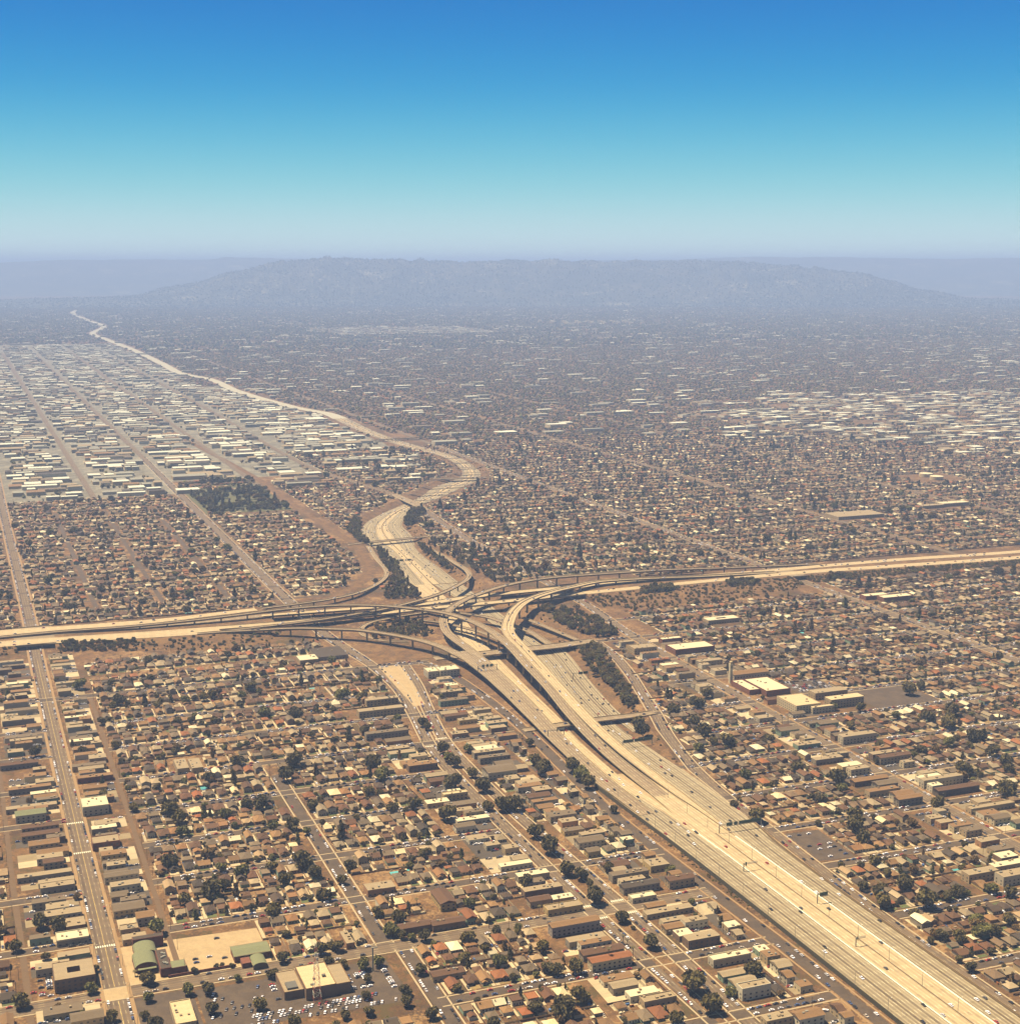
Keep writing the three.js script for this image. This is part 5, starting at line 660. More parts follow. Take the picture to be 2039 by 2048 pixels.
// a strip of shops and flats beside an avenue: long bars across the strip
function barStrip(x0, x1, a0, a1, label, o = {}) {
  let a = a0, n = 0;
  while (a < a1) {
    const d = rand(7.5, 13), w = (x1 - x0) * rand(0.32, 0.82), cx = R() < 0.6 ? (o.near === 'left' ? x0 + w / 2 : x1 - w / 2) : rand(x0 + w / 2, x1 - w / 2), ca = a + d / 2;
    if (!free(cx, ca, w / 2, d / 2)) { a += 3; continue; }
    a += d + rand(2, R() < 0.4 ? 14 : 5);
    patches.push({ x: (x0 + x1) / 2, a: (ca - d / 2 + a) / 2, w: x1 - x0, d: a - (ca - d / 2), c: pick(['drive', 'drive', 'tan', 'tar', 'tar', 'drive']) });
    n++;
    const flat = R() < (o.flat ?? 0.8), roof = flat ? pick(['pale grey', 'pale grey', 'grey', 'tan', 'white', 'pale grey', 'pale grey', 'grey', 'tan']) : pick(['brown', 'grey', 'tan', 'tan', 'pale grey', 'grey']), wall = pick(WALLS);
    bars.push({ x: cx, a: ca, w, d, h: rand(4, 7.5), flat, roof, wall, label: `${roof} ${flat ? 'flat-roofed shop building' : 'gabled apartment block'}, ${ord(n)} up ${label}` });
    claimBox(cx - w / 2, ca - d / 2, cx + w / 2, ca + d / 2);
    if (R() < 0.75) for (let k = 0; k < 6; k++) cars.push({ x: x0 + rand(2, x1 - x0 - 2), a: a - rand(1.5, 3), y: 0.1, turn: rand(-0.1, 0.1), where: `${ord(k + 1)} above the ${ord(n)} block ${label}` });
    if (R() < 0.35) tree(rand(x0, x1), a - 1.5, rand(1.5, 3.4), `above the ${ord(n)} block ${label}`);
  }
}
barStrip(28, 73, 900, 2040, 'left of the boulevard', { near: 'right' }); barStrip(99.5, 132, 1130, 2060, 'right of the boulevard', { near: 'left' });
barStrip(425, 464.5, 880, 1560, 'left of the tree-median avenue', { near: 'right', flat: 0.7 }); barStrip(519.5, 556, 800, 1500, 'right of the tree-median avenue', { near: 'left', flat: 0.7 }); barStrip(525, 570, 1520, 1830, 'right of the avenue split', { near: 'left' });
barStrip(558, 588, 1500, 1760, 'beside the upper left frontage road', { near: 'right' }); barStrip(864, 895, 760, 1840, 'left of the right-hand avenue', { near: 'right', flat: 0.7 }); barStrip(921, 960, 760, 1850, 'right of the right-hand avenue', { near: 'left', flat: 0.7 }); barStrip(561, 577, 800, 1480, 'by the left frontage road', { flat: 0.4 });
rows(-150, 18, LEFT_A, 'from the left edge', 'left-edge row'); rows(141, 290, LEFT_A.slice(0, 8), 'right of the alley', 'row up'); rows(304, 422, LEFT_A.slice(0, 8), 'past the side street', 'row up'); rows(141, 422, LEFT_A.slice(7), 'right of the alley', 'row up', { k0: 14 }); rows(422, 560, LEFT_A, 'near the avenue', 'row up');
rows(140, 480, [1852, 1938, 2022], 'right of the alley', 'freeway-foot row'); rows(-150, 60, [1852, 1938, 2022], 'from the left edge', 'freeway-foot row');
rows(712, 860, RIGHT_A, 'right of the frontage', 'right-side row'); rows(960, 1340, RIGHT_A, 'past the avenue', 'right-side row'); rows(1362, 2300, RIGHT_A, 'past the underpass', 'right-side row', { trees: 1.2 });
rows(-250, 480, BEYOND.filter((a) => a < 3480), 'from the left', 'far row', { trees: 1.6 }); rows(500, 690, BEYOND.filter((a) => a < 3200), 'from the middle avenue', 'far row'); rows(860, 1500, BEYOND, 'from the far avenue', 'far right row', { trees: 1.8, flat: 0.1 }); rows(1500, 3000, BEYOND, 'far right', 'far right row', { trees: 1.9, flat: 0.12 });
rowOf(-250, 470, 2291, 2250, -1, '', 'from the left', 'freeway-side row', { trees: 1.6 }); rowOf(1100, 3000, 2291, 2246, -1, '', 'from the far avenue', 'freeway-side row', { trees: 1.6 }); rowOf(1375, 2300, 1984, 2030, 1, '', 'past the underpass', 'freeway-foot row', { trees: 1.8 }); rowOf(1375, 2300, 2086, 2038, -1, '', 'past the underpass', 'upper freeway-foot row', { trees: 1.8 }); rowOf(965, 1335, 1984, 2020, 1, '', 'past the avenue', 'freeway-foot row', { trees: 1.2 }); rowOf(145, 470, 1960, 2004, 1, '', 'right of the alley', 'upper freeway-foot row', { trees: 1.2 });
rows(730, 950, [2830, 2928, 3026, 3124, 3222, 3320, 3418], 'inside the bend', 'row in the freeway bend', {}); rows(725, 1200, [3300, 3398, 3496, 3594], 'inside the bend', 'far row in the freeway bend', { flat: 0.3 });
// ---------------------------------------------------------------- trees: crowns of leaf clumps on a branching trunk (unit crown radius)
const crowns = [], trunks = [], blobs = [];
{
  const r = rng(77), gauss = () => (r() + r() + r() - 1.5) / 1.5;
  for (let v = 0; v < 5; v++) {
    const tall = v === 4, lobes = [], s = new Soup(), n = tall ? 7 : 9;
    for (let k = 0; k < n; k++) { const t = (k + r() * 0.8) * 2.4, d = tall ? 0.12 + 0.2 * r() : 0.25 + 0.38 * r(); lobes.push([Math.cos(t) * d, (tall ? 0.55 + (k / n) * 1.9 : 0.95 + (r() - 0.4) * 0.75), Math.sin(t) * d, tall ? 0.42 * (1.15 - k / n) + 0.1 : 0.42 + 0.24 * r()]); }
    if (!tall) lobes.push([0, 1.05, 0, 0.62]);
    for (const [x, y, z, R0] of lobes) { const m = Math.round(95 * (R0 / 0.5) ** 2) + 12;
      for (let k = 0; k < m; k++) { const u = r() * 2 - 1, t = r() * 6.283, q = Math.sqrt(1 - u * u), f = R0 * (0.72 + 0.36 * r()), c = [x + f * q * Math.cos(t), y + f * u * 0.85, z + f * q * Math.sin(t)], e = 0.085 + 0.07 * r(), tone = 0.85 + 0.3 * r(), A = [gauss(), gauss(), gauss()], B = [gauss(), gauss(), gauss()], na = Math.hypot(...A) || 1, nb = Math.hypot(...B) || 1, p = (i, j) => c.map((w, d) => w + (A[d] / na) * e * i + (B[d] / nb) * e * j);
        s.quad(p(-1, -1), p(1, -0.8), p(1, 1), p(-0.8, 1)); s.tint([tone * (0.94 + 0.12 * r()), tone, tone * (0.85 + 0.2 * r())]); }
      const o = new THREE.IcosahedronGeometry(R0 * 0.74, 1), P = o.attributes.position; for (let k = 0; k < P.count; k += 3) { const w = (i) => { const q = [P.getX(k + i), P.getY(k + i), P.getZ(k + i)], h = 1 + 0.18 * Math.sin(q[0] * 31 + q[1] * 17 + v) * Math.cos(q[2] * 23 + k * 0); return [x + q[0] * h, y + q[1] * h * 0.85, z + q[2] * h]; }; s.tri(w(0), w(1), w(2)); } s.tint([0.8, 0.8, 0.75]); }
    crowns.push(s.geometry());
    const limb = (p, q, r0, r1) => { const a = new THREE.Vector3(...p), d = new THREE.Vector3(...q).sub(a), l = d.length(), g = new THREE.CylinderGeometry(r1, r0, l, 6, 1); g.translate(0, l / 2, 0); g.applyQuaternion(new THREE.Quaternion().setFromUnitVectors(new THREE.Vector3(0, 1, 0), d.normalize())); g.translate(...p); return g; };
    trunks.push(mergeGeometries([limb([0, -0.05, 0], [0.02, tall ? 1.4 : 0.62, 0], 0.085, 0.055), ...lobes.slice(0, 4).map((q) => limb([0.02, tall ? 0.5 : 0.55, 0], [q[0] * 0.8, q[1] - 0.1, q[2] * 0.8], 0.05, 0.02))]));
  }
  for (let v = 0; v < 3; v++) { const g = new THREE.IcosahedronGeometry(1, 2), P = g.attributes.position; for (let k = 0; k < P.count; k++) { const x = P.getX(k), y = P.getY(k), z = P.getZ(k), h = 0.82 + 0.3 * Math.sin(x * 4.1 + v * 2) * Math.sin(y * 5.3 + v) + 0.16 * Math.sin(z * 7.7 + x * 6 + v * 3); P.setXYZ(k, x * h, Math.max(-0.1, y * h * 0.9 + 0.95), z * h); } g.deleteAttribute('uv'); g.computeVertexNormals(); blobs.push(g); }
}
const leafTones = [[0.108, 0.08, 0.022], [0.14, 0.102, 0.028], [0.088, 0.066, 0.02], [0.15, 0.13, 0.036], [0.16, 0.096, 0.034]], leaves = leafTones.map((c) => std(c, { vertexColors: true, roughness: 0.95 })), LEAF_WORDS = ['dark green', 'olive', 'deep green', 'light green', 'brownish'], SHAPE = ['round bushy', 'spreading', 'lumpy', 'broad', 'tall narrow'];
// trees seen singly
const TREE_PLACE = (x) => (x < 80 ? 'left of the boulevard' : x < 480 ? 'right of the boulevard' : x < 515 ? 'on the avenue median' : x < 640 ? 'between the avenue and the freeway' : x < 905 ? 'right of the freeway' : 'beyond the right-hand avenue');
{ const count = {}; BIG_TREES.slice().sort((p, q) => p[1] - q[1]).forEach(([x, a, r]) => { const p = TREE_PLACE(x), n = (count[p] = (count[p] ?? 0) + 1); trees.push({ x, a, r: Math.min(r, 9), where: `${ord(n)} big tree up ${p}`, kind: Math.floor(R() * 4), h: Math.min(r, 9), tone: pick([0, 0, 2, 2, 1, 3]), turn: R() * 6.3, y: groundAt(x, a), big: true, hs: 1.02 }); }); }
function thicket(poly, area, r0, r1, where, tall = 0.2) { const xs = poly.map((p) => p[0]), as = poly.map((p) => p[1]), x0 = Math.min(...xs), x1 = Math.max(...xs), a0 = Math.min(...as), a1 = Math.max(...as), list = []; for (let k = 0; k < ((x1 - x0) * (a1 - a0)) / area; k++) { const x = rand(x0, x1), a = rand(a0, a1); if (inside(x, a, poly)) list.push([x, a]); } list.sort((p, q) => p[1] - q[1]).forEach(([x, a], n) => { trees.push({ x, a, r: rand(r0, r1), where: `${ord(n + 1)} tree up in ${where}`, kind: R() < tall ? 4 : Math.floor(R() * 4), turn: R() * 6.3, tone: pick([0, 2, 1, 0, 1, 4, 3]), y: groundAt(x, a), zone: true }); }); }
thicket([[752, 1545], [772, 1572], [798, 1665], [832, 1790], [836, 1848], [806, 1846], [776, 1715]], 40, 1.8, 4.4, 'the thicket right of the freeway', 0);
thicket([[640, 2238], [700, 2228], [706, 2350], [735, 2500], [746, 2650], [735, 2652], [716, 2520], [698, 2400], [650, 2290]], 55, 2.2, 5, 'the thicket by the rising ramp', 0.1);
thicket([[806, 2380], [817, 2430], [826, 2500], [832, 2680], [822, 2640], [813, 2500]], 40, 3, 4.6, 'the thicket left of the curling ramp', 0.1);
thicket([[850, 2270], [960, 2290], [930, 2600], [848, 2700], [846, 2400]], 260, 2.6, 5.5, 'the grove right of the curling ramp');
thicket([[545, 1990], [577, 2074], [640, 2084], [640, 1992], [606, 1972]], 62, 1.8, 4.6, 'the thicket inside the loop ramp', 0.1);
thicket([[842, 1892], [900, 1888], [905, 2060], [850, 2086], [842, 2000]], 80, 2.4, 5.8, 'the grove by the twin flyover', 0.1);
thicket([[860, 2860], [905, 2900], [962, 3040], [938, 3064], [884, 2938]], 60, 3.5, 6, 'the trees inside the freeway bend'); thicket([[742, 2690], [748, 2800], [800, 2990], [780, 2985], [735, 2860], [728, 2720]], 70, 3, 5, 'the freeway bend bank', 0);
thicket([[1042, 2104], [1108, 2108], [1106, 2132], [1044, 2128]], 38, 3.4, 5.4, 'the dark row on the right embankment', 0.1); thicket([[1200, 2096], [1262, 2096], [1260, 2128], [1202, 2126]], 60, 3, 5, 'the second embankment clump', 0.1); thicket([[1395, 2090], [1440, 2090], [1440, 2118], [1395, 2116]], 50, 3, 5.5, 'the clump right of the underpass', 0.1);
thicket([[505, 3180], [685, 3170], [688, 3500], [560, 3500], [505, 3460]], 330, 3, 8.5, 'the park', 0.15); thicket([[545, 3590], [690, 3600], [690, 3660], [550, 3630]], 220, 3, 8, 'the far edge of the park', 0.15);
thicket([[118, 2085], [180, 2066], [235, 2090], [180, 2100], [118, 2114]], 26, 1.6, 3.2, 'the shrubs on the left embankment', 0);
const shrubs = [];
for (const bank of BANKS) for (let k = 0; k < bank.length - 1; k++) { const p = bank[k], q = bank[k + 1], n = Math.round((q[0] - p[0]) * (p[0] > 900 ? 1.5 : 0.7)); for (let i = 0; i < n; i++) { const t = R(), x = p[0] + (q[0] - p[0]) * t, f = p[1] + (q[1] - p[1]) * t, s = p[2] + (q[2] - p[2]) * t, a = f + (s - f) * R() * 0.95; if (inFrame(x, a, 3)) shrubs.push({ x, a, r: rand(0.8, 2.9), y: bankAt(x, a) }); } }
for (let k = 0; k < 420; k++) { const c = CUT[Math.floor(R() * (CUT.length - 1))], d = CUT[CUT.indexOf(c) + 1], t = R(), u = R(), s = R() < 0.5 ? [0, 2] : [6, 4], P = (i) => [c[i] + (d[i] - c[i]) * t, c[i + 1] + (d[i + 1] - c[i + 1]) * t], o = P(s[0]), f = P(s[1]), x = o[0] + (f[0] - o[0]) * u * 0.9, a = o[1] + (f[1] - o[1]) * u * 0.9; shrubs.push({ x, a, r: rand(0.8, 2), y: floorAt(x, a) }); }
for (let k = 0; k < 140; k++) shrubs.push({ x: rand(602.5, 606.8), a: rand(1010, 1330), r: rand(0.5, 1.1), y: 0 }); // ivy clumps by the retaining wall

// ---------------------------------------------------------------- traffic and parked cars
const carBody = (() => { const s = new Soup(); const L = 2.3, W = 0.9, hull = [[-L, 0.32], [-L, 0.8], [-L + 0.25, 0.95], [-0.95, 1.0], [1.0, 0.98], [L - 0.2, 0.82], [L, 0.62], [L, 0.32]];
  for (let k = 0; k < hull.length; k++) { const p = hull[k], q = hull[(k + 1) % hull.length], e = (v) => (v[1] > 0.9 ? W - 0.08 : W); s.quad([p[0], p[1], e(p)], [q[0], q[1], e(q)], [q[0], q[1], -e(q)], [p[0], p[1], -e(p)]); if (k > 0 && k < hull.length - 1) for (const z of [1, -1]) s.tri([hull[0][0], hull[0][1], z * W], [p[0], p[1], z * e(p)], [q[0], q[1], z * e(q)]); }
  s.box(-1.25, 1.44, -0.66, 0.35, 1.5, 0.66); s.tint([1, 1, 1]); for (const x of [-1.45, 1.4]) for (const z of [-0.82, 0.62]) s.box(x - 0.33, 0, z, x + 0.33, 0.62, z + 0.22); s.tint([0.03, 0.03, 0.03]); return s.geometry(); })();
const carGlass = (() => { const s = new Soup(), b = [-1.75, 1.15], t = [-1.3, 0.42], y0 = 0.96, y1 = 1.45, w0 = 0.8, w1 = 0.67; s.quad([b[0], y0, w0], [b[1], y0, w0], [t[1], y1, w1], [t[0], y1, w1]); s.quad([b[1], y0, -w0], [b[0], y0, -w0], [t[0], y1, -w1], [t[1], y1, -w1]); s.quad([b[1], y0, w0], [b[1], y0, -w0], [t[1], y1, -w1], [t[1], y1, w1]); s.quad([b[0], y0, -w0], [b[0], y0, w0], [t[0], y1, w1], [t[0], y1, -w1]); return s.geometry(); })();
const PAINTS = { white: [0.8, 0.79, 0.76], silver: [0.46, 0.45, 0.43], black: [0.02, 0.02, 0.022], 'dark grey': [0.07, 0.068, 0.065], red: [0.3, 0.03, 0.022], blue: [0.05, 0.08, 0.17], beige: [0.42, 0.36, 0.27] }, paintOf = {}; for (const k in PAINTS) paintOf[k] = new THREE.MeshPhysicalMaterial({ color: new THREE.Color().setRGB(...PAINTS[k]), roughness: 0.35, clearcoat: 0.6, clearcoatRoughness: 0.1, vertexColors: true });
const anyPaint = () => pick(['white', 'white', 'white', 'silver', 'silver', 'black', 'black', 'dark grey', 'dark grey', 'red', 'blue', 'beige']);
cars.forEach((c) => { c.paint = anyPaint(); });
const near = (x, a, test) => { let best, d = 1e9; for (const l of LANES) if (!test || test(l)) for (const p of l.line) { const e = (p.x - x) ** 2 + (p.a - a) ** 2; if (e < d && Math.abs((x - p.x) * p.nx + (a - p.a) * p.na) < p.w / 2 + 3) { d = e; best = [p, l]; } } return best; };
{ const n = {}; FREEWAY_CARS.slice().sort((p, q) => p[1] - q[1]).forEach(([x, a, k]) => { const b = near(x, a); if (!b) return; const [p, l] = b, d = clamp((x - p.x) * p.nx + (a - p.a) * p.na, -p.w / 2 + 1.5, p.w / 2 - 1.5), i = (n[l.label] = (n[l.label] ?? 0) + 1); cars.push({ x: p.x + p.nx * d + (a - p.a > 0 ? 0 : 0) + p.tx * ((x - p.x) * p.tx + (a - p.a) * p.ta), a: p.a + p.na * d + p.ta * ((x - p.x) * p.tx + (a - p.a) * p.ta), y: p.y + l.lift, turn: Math.atan2(p.ta, p.tx) + (l.dir < 0 ? Math.PI : 0), paint: { d: R() < 0.6 ? 'black' : 'dark grey', w: 'white', r: 'red', g: 'silver' }[k], where: `${ord(i)} up on the ${l.label}`, road: true }); }); }
for (const l of LANES) { let n = 40; for (let k = 2; k < l.line.length - 2; k++) { const p = l.line[k]; if (p.a < 1480 && p.x > 600 && p.x < 730) continue; const gap = l.line[k + 1].s - p.s; for (let i = 0; i < l.n; i++) if (R() < (gap / 62) * l.density) { const d = (i + 0.5) / l.n - 0.5, o = d * (p.w - 4.5); n++; cars.push({ x: p.x + p.nx * o, a: p.a + p.na * o, y: p.y + l.lift, turn: Math.atan2(p.ta, p.tx) + (l.dir < 0 ? Math.PI : 0), paint: anyPaint(), where: `${ord(n - 40)} along the ${l.label}`, road: true }); } } }
const XS = [22, 86, 136, 297, 309, 478, 490, 506, 588, 596, 704, 908, 934, 1351], AS = [...LEFT_A, ...RIGHT_A];
for (const s of STREETS) { let n = 0; for (const side0 of [-1, 1]) { let next = 6; for (let k = 1; k < s.line.length - 1; k++) { const p = s.line[k], q = s.line[k + 1], len = q.s - p.s; for (let u = 0; u + 6 < len + 6; u += 6.4) { if (u >= len) break; if (R() > s.parking) continue; const t = u / len, x = p.x + (q.x - p.x) * t + p.nx * side0 * (p.w / 2 - 1.15), a = p.a + (q.a - p.a) * t + p.na * side0 * (p.w / 2 - 1.15), along = Math.abs(p.tx) > 0.7; if (along ? XS.some((v) => Math.abs(v - x) < 11) : AS.some((v) => Math.abs(v - a) < 11)) continue; if (at(x, a) & 2 || !inFrame(x, a, 0, 0.04)) continue; n++; cars.push({ x, a, y: 0.07, turn: Math.atan2(p.ta, p.tx) + (side0 > 0 ? 0 : Math.PI), paint: anyPaint(), where: `${ord(n)} parked on the ${s.label}` }); } } } }
{ // parking lots
  let n = 0; const fill = (x0, x1, a0, a1, dx, da, turn, p, where, y = 0.06) => { let k = 0; for (let a = a0; a <= a1; a += da) for (let x = x0; x <= x1; x += dx) if (R() < p && !BUILDINGS.some((b) => x > b[0] - 3 && x < b[2] + 3 && a > b[1] - 3 && a < b[3] + 3)) { k++; cars.push({ x: x + rand(-0.15, 0.15), a: a + rand(-0.2, 0.2), y, turn, paint: anyPaint(), where: `${ord(k)} in ${where}` }); } };
  fill(150, 282, 968.5, 969, 2.7, 20, 1.2, 0.55, 'the lowest row of the large parking lot'); fill(176, 268, 976, 982, 2.7, 5.6, 1.1, 0.72, 'the double row below the office building'); fill(262, 268, 995, 1020, 5.2, 2.75, 0.35, 0.6, 'the columns right of the office building'); fill(284, 284, 985, 1024, 5, 2.8, 0.3, 0.85, 'the kerb column of the large parking lot'); fill(254.5, 254.5, 994, 1020, 5, 2.8, 0.2, 0.5, 'the wall column beside the office building'); fill(198, 198.5, 1000, 1024, 5, 2.9, 0.1, 0.5, 'the left column beside the office building'); fill(148, 190, 990, 1028, 5.6, 8.5, 1.15, 0.42, 'the left half of the large parking lot');
  fill(150, 172, 1080, 1116, 11, 6, 0.1, 0.3, 'the concrete yard', 0.06); fill(990, 1040, 1546, 1586, 2.7, 8, 1.5, 0.6, 'the car park behind the white roofs'); fill(720, 748, 1080, 1136, 5.4, 9, 0, 0.3, 'the lot right of the frontage road'); fill(28, 42, 1060, 1098, 6, 3, 0.1, 0.5, 'the yard left of the courtyard building'); }
// ---------------------------------------------------------------- the plain beyond: warehouses, far houses, far trees
const FAR_ROOFS = ['brown', 'brown', 'brown', 'brown', 'grey', 'grey', 'tan', 'dark grey', 'dark grey', 'pale grey', 'orange'];
const sheds2 = [], farHomes = [], farTrees = [];
const RIGHT_IND = [[2240, 3975], [2840, 3330], [3600, 3250], [4700, 4200], [4190, 4935], [3127, 5341], [2570, 4670]];
const isInd = (x, a) => (x < 1225 && a > 3480 && a < 10500 && (a < 6500 || x < 1030) && !(x > 490 && x < 720 && a < 3680)) || inside(x + 160 * Math.sin(a * 0.011 + x * 0.003), a + 120 * Math.sin(x * 0.009), RIGHT_IND) || (a > 11000 && a < 12300 && x > 2800 && x < 4200);
const nearFar = (x, a, m) => farFreeway.some((p) => Math.abs(p.a - a) < 60 && Math.abs(p.x - x) < p.w / 2 + m);
const AVES = [-720, -320, 88, 290, 487, 690, 890, 1351, 1751, 2150, 2550, 2960, 3370, 3780, 4190, 4600, 5010, 5420, 5830];
{
  for (const [x0, x1, a0, a1] of [[-900, 1240, 3490, 10400], [2200, 4750, 3250, 5400], [2800, 4200, 11000, 12300]]) {
    let row = 0;
    for (let a = a0; a < a1; ) { const d = rand(16, 46), gap = rand(5, 9) + (R() < 0.25 ? 12 : 0); row++; let n = 0;
      for (let x = x0 + rand(0, 30); x < x1; ) { const w = rand(14, 46) * (R() < 0.2 ? 2.2 : 1), cx = x + w / 2, ca = a + d / 2 + rand(-4, 4); x += w + rand(3, 10);
        if (!isInd(cx, ca) || !inFrame(cx, ca, 0, 0.05) || AVES.some((v) => Math.abs(v - cx) < w / 2 + 9) || nearFar(cx, ca, w / 2 + 4) || (ca > 4000 && ca < 5060 && cx + w / 2 > 1215 && cx < 1500) || (a < 4400 && !free(cx, ca, w / 2 + 2, d / 2, 3))) continue;
        if (R() < (x0 > 2000 ? 0.38 : 0.14)) { if (x0 > 2000 && R() < 0.7) for (let k = 0; k < 4; k++) farHomes.push({ x: cx + rand(-0.5, 0.5) * w, a: ca + rand(-0.5, 0.5) * d, s: rand(0.9, 1.3), v: pick([1, 2, 4, 7]), roof: pick(ROOFS), turn: 0 }); for (let k = 0; k < 3; k++) farTrees.push({ x: cx + rand(-20, 20), a: ca, r: rand(3, 5.5) }); continue; }
        n++; const roof = pick(['bright white', 'bright white', 'bright white', 'bright white', 'cool grey', 'cool grey', 'cool grey', 'grey', 'pale grey', 'pale grey', 'tan', 'dark grey']); sheds2.push({ x: cx, a: ca, w, d: d * rand(0.8, 1), h: rand(6, 10.5), roof, wall: pick(['pale grey', 'grey', 'tan', 'white']), label: `${roof} ${w > 60 ? 'very long' : w > 38 ? 'long' : 'small'} flat-roofed warehouse, ${ord(n)} from the left in the ${ord(row)} ${x0 > 2000 ? 'right-hand' : 'left-hand'} warehouse row` });
        if (R() < 0.3) farTrees.push({ x: cx + w / 2 + 2, a: ca - d / 2, r: rand(2.5, 5) }); }
      a += d + gap; }
  }
  const covered = (x, a) => (a < 4165 && x > 860 && x < 3000) || (a < 3480 && x < 860) || a < 3300;
  for (let a = 3300, k = 0; a < 19300; k++) {
    const far = a > 9000, lot = far ? 27 : 14.5, step = far ? 84 : k % 2 ? 42 : 56, x0 = a * 0.02 - 150, x1 = a * 0.86 + 120;
    for (let x = x0; x < x1; x += lot * rand(0.8, 1.25)) {
      if (covered(x, a) || (a > 4100 && a < 5070 && x > 1226 && x < 1312 + (a < 4500 ? 25 : 0)) || isInd(x, a) || !inFrame(x, a, 0, 0.03) || (x > 1000 && x < 1420 && nearFar(x, a, far ? 16 : 10)) || (!far && AVES.some((v) => Math.abs(v - x) < 13)) || (a < 4300 && at(x, a) & 2)) continue;
      const q = R(), wood = Math.sin(x * 0.0021 + a * 0.0013) + Math.sin(x * 0.0047 - a * 0.0031 + 2);
      if (q < (far ? 0.045 : 0.02)) { sheds2.push({ x, a, w: rand(25, 80) * (far ? 1.5 : 1), d: rand(20, 40) * (far ? 1.6 : 1), h: rand(6, 11), roof: pick(['bright white', 'cool grey', 'cool grey', 'bright white', 'grey']), wall: 'pale grey', label: 'pale flat-roofed hall among the far houses', scatter: true }); x += 60; }
      else if (q < 0.9) farHomes.push({ x, a: a + rand(-4, 4), s: far ? rand(1.5, 2.3) : rand(0.9, 1.2), v: pick([1, 2, 4, 7, 6, 3]), roof: pick(FAR_ROOFS), turn: pick([0, 1.571]) });
      if (R() < 0.95 + 0.2 * wood) farTrees.push({ x: x + rand(-6, 6), a: a + rand(-18, 18), r: (far ? 1.8 : 1) * rand(3, 6.6) });
      if (R() < 0.5) farTrees.push({ x: x + rand(-6, 6), a: a + rand(-22, 22), r: (far ? 1.6 : 1) * rand(2, 3.6) });
    }
    a += step;
  }
}
// ---------------------------------------------------------------- put things up: the 300 nearest of a kind one by one, the rest as one mass
function split(list, most = 300) { const seen = list.filter((o) => inFrame(o.x, o.a, 2)), rest = list.filter((o) => !inFrame(o.x, o.a, 2) && inFrame(o.x, o.a, 2, 0.12)); seen.sort((p, q) => away(p.x, p.a) - away(q.x, q.a)); return [seen.slice(0, most), [...seen.slice(most), ...rest]]; }
const mat4 = new THREE.Matrix4(), quat = new THREE.Quaternion(), UP = new THREE.Vector3(0, 1, 0), col = new THREE.Color();
function mass(parent, name, geometry, material, list, place, colour) { if (!list.length) return; const m = shade(new THREE.InstancedMesh(geometry, material, list.length)); m.name = name; m.userData.kind = 'stuff'; list.forEach((o, k) => { const [p, turn, s] = place(o); m.setMatrixAt(k, mat4.compose(p, quat.setFromAxisAngle(UP, turn), s)); if (colour) m.setColorAt(k, col.setRGB(...colour(o))); }); parent.add(m); return m; }
function massGroup(name, label, category) { const g = new THREE.Group(); g.name = numbered(name); scene.add(g); return tag(g, label, category, undefined, 'stuff'); }
const S3 = (s) => new THREE.Vector3(s, s, s), jitter = (c, k = 0.16) => { const f = 1 + (R() - 0.5) * 2 * k; return c.map((v, i) => v * f * K[i]); };
const plain = std(0xffffff, { map: grain }), plainLeaf = std(0xffffff, { roughness: 0.95, vertexColors: true }), plainBlob = std(0xffffff, { roughness: 0.95 });
const seenLabels = new Map(), unique = (l) => { const n = (seenLabels.get(l) ?? 0) + 1; seenLabels.set(l, n); return n === 1 ? l : `${l}, ${ord(n)}`; };
{ // houses and back buildings
  const doHomes = (list, name, category, group, massName, massLabel) => {
    const [one, rest] = split(list);
    for (const o of one) { const h = house[o.v], t = thing(name, unique(o.label), category, group, o.x, o.a); t.rotation.y = o.turn; t.scale.set(o.s * rand(0.9, 1.08), rand(0.92, 1.1), o.s * rand(0.88, 1.08)); const w = mesh('wall', h.walls, wallTone(o.wall), t); mesh('roof', h.roof, tone(o.roof, Math.floor(R() * 4)), t);
      if (o.v < 8) { const f = o.turn ? -1 : 1, z = f * (h.d / 2 + 0.03); for (const [u, sx, sy, y] of [[-0.28, 1.6, 1.2, 1], [0.27, 1.6, 1.2, 1]]) { const p = mesh('window', unitBox, M.window, w); p.scale.set(sx, sy, 0.1); p.position.set(u * h.w * (o.v === 3 && f > 0 ? 0.6 : 1) - (o.v === 3 && f > 0 ? 2.2 : 0), y, z); } const d = mesh('door', unitBox, tone('brown'), t); d.scale.set(1, 2.1, 0.12); d.position.set(o.v === 3 && f > 0 ? -2.2 : 0.1, 0, z); } }
    const g = massGroup(massName, massLabel, category);
    house.forEach((h, v) => { const l = rest.filter((o) => o.v === v), put = (o) => [new THREE.Vector3(o.x, 0, -o.a), o.turn, new THREE.Vector3(o.s, 1, o.s)]; mass(g, 'wall', h.walls, plain, l, put, (o) => jitter(WALL[o.wall])); mass(g, 'roof', h.roof, plain, l, put, (o) => jitter(TONE[o.roof])); });
  };
  doHomes(homes, 'house', 'house', 'houses in rows along the streets', 'houses_beyond', 'rows of small houses beyond the nearest ones');
  doHomes(sheds, 'outbuilding', 'outbuilding', 'outbuildings in the back yards', 'outbuildings_beyond', 'small back yard buildings beyond the nearest ones');
  const g = massGroup('far_houses', 'distant houses spread over the hazy plain', 'houses');
  house.forEach((h, v) => { const l = farHomes.filter((o) => o.v === v), put = (o) => [new THREE.Vector3(o.x, 0, -o.a), o.turn, new THREE.Vector3(o.s, Math.min(1.3, o.s), o.s)]; mass(g, 'wall', h.walls, plain, l, put, () => jitter(WALL[pick(WALLS)])); mass(g, 'roof', h.roof, plain, l, put, (o) => jitter(TONE[o.roof])); });
}
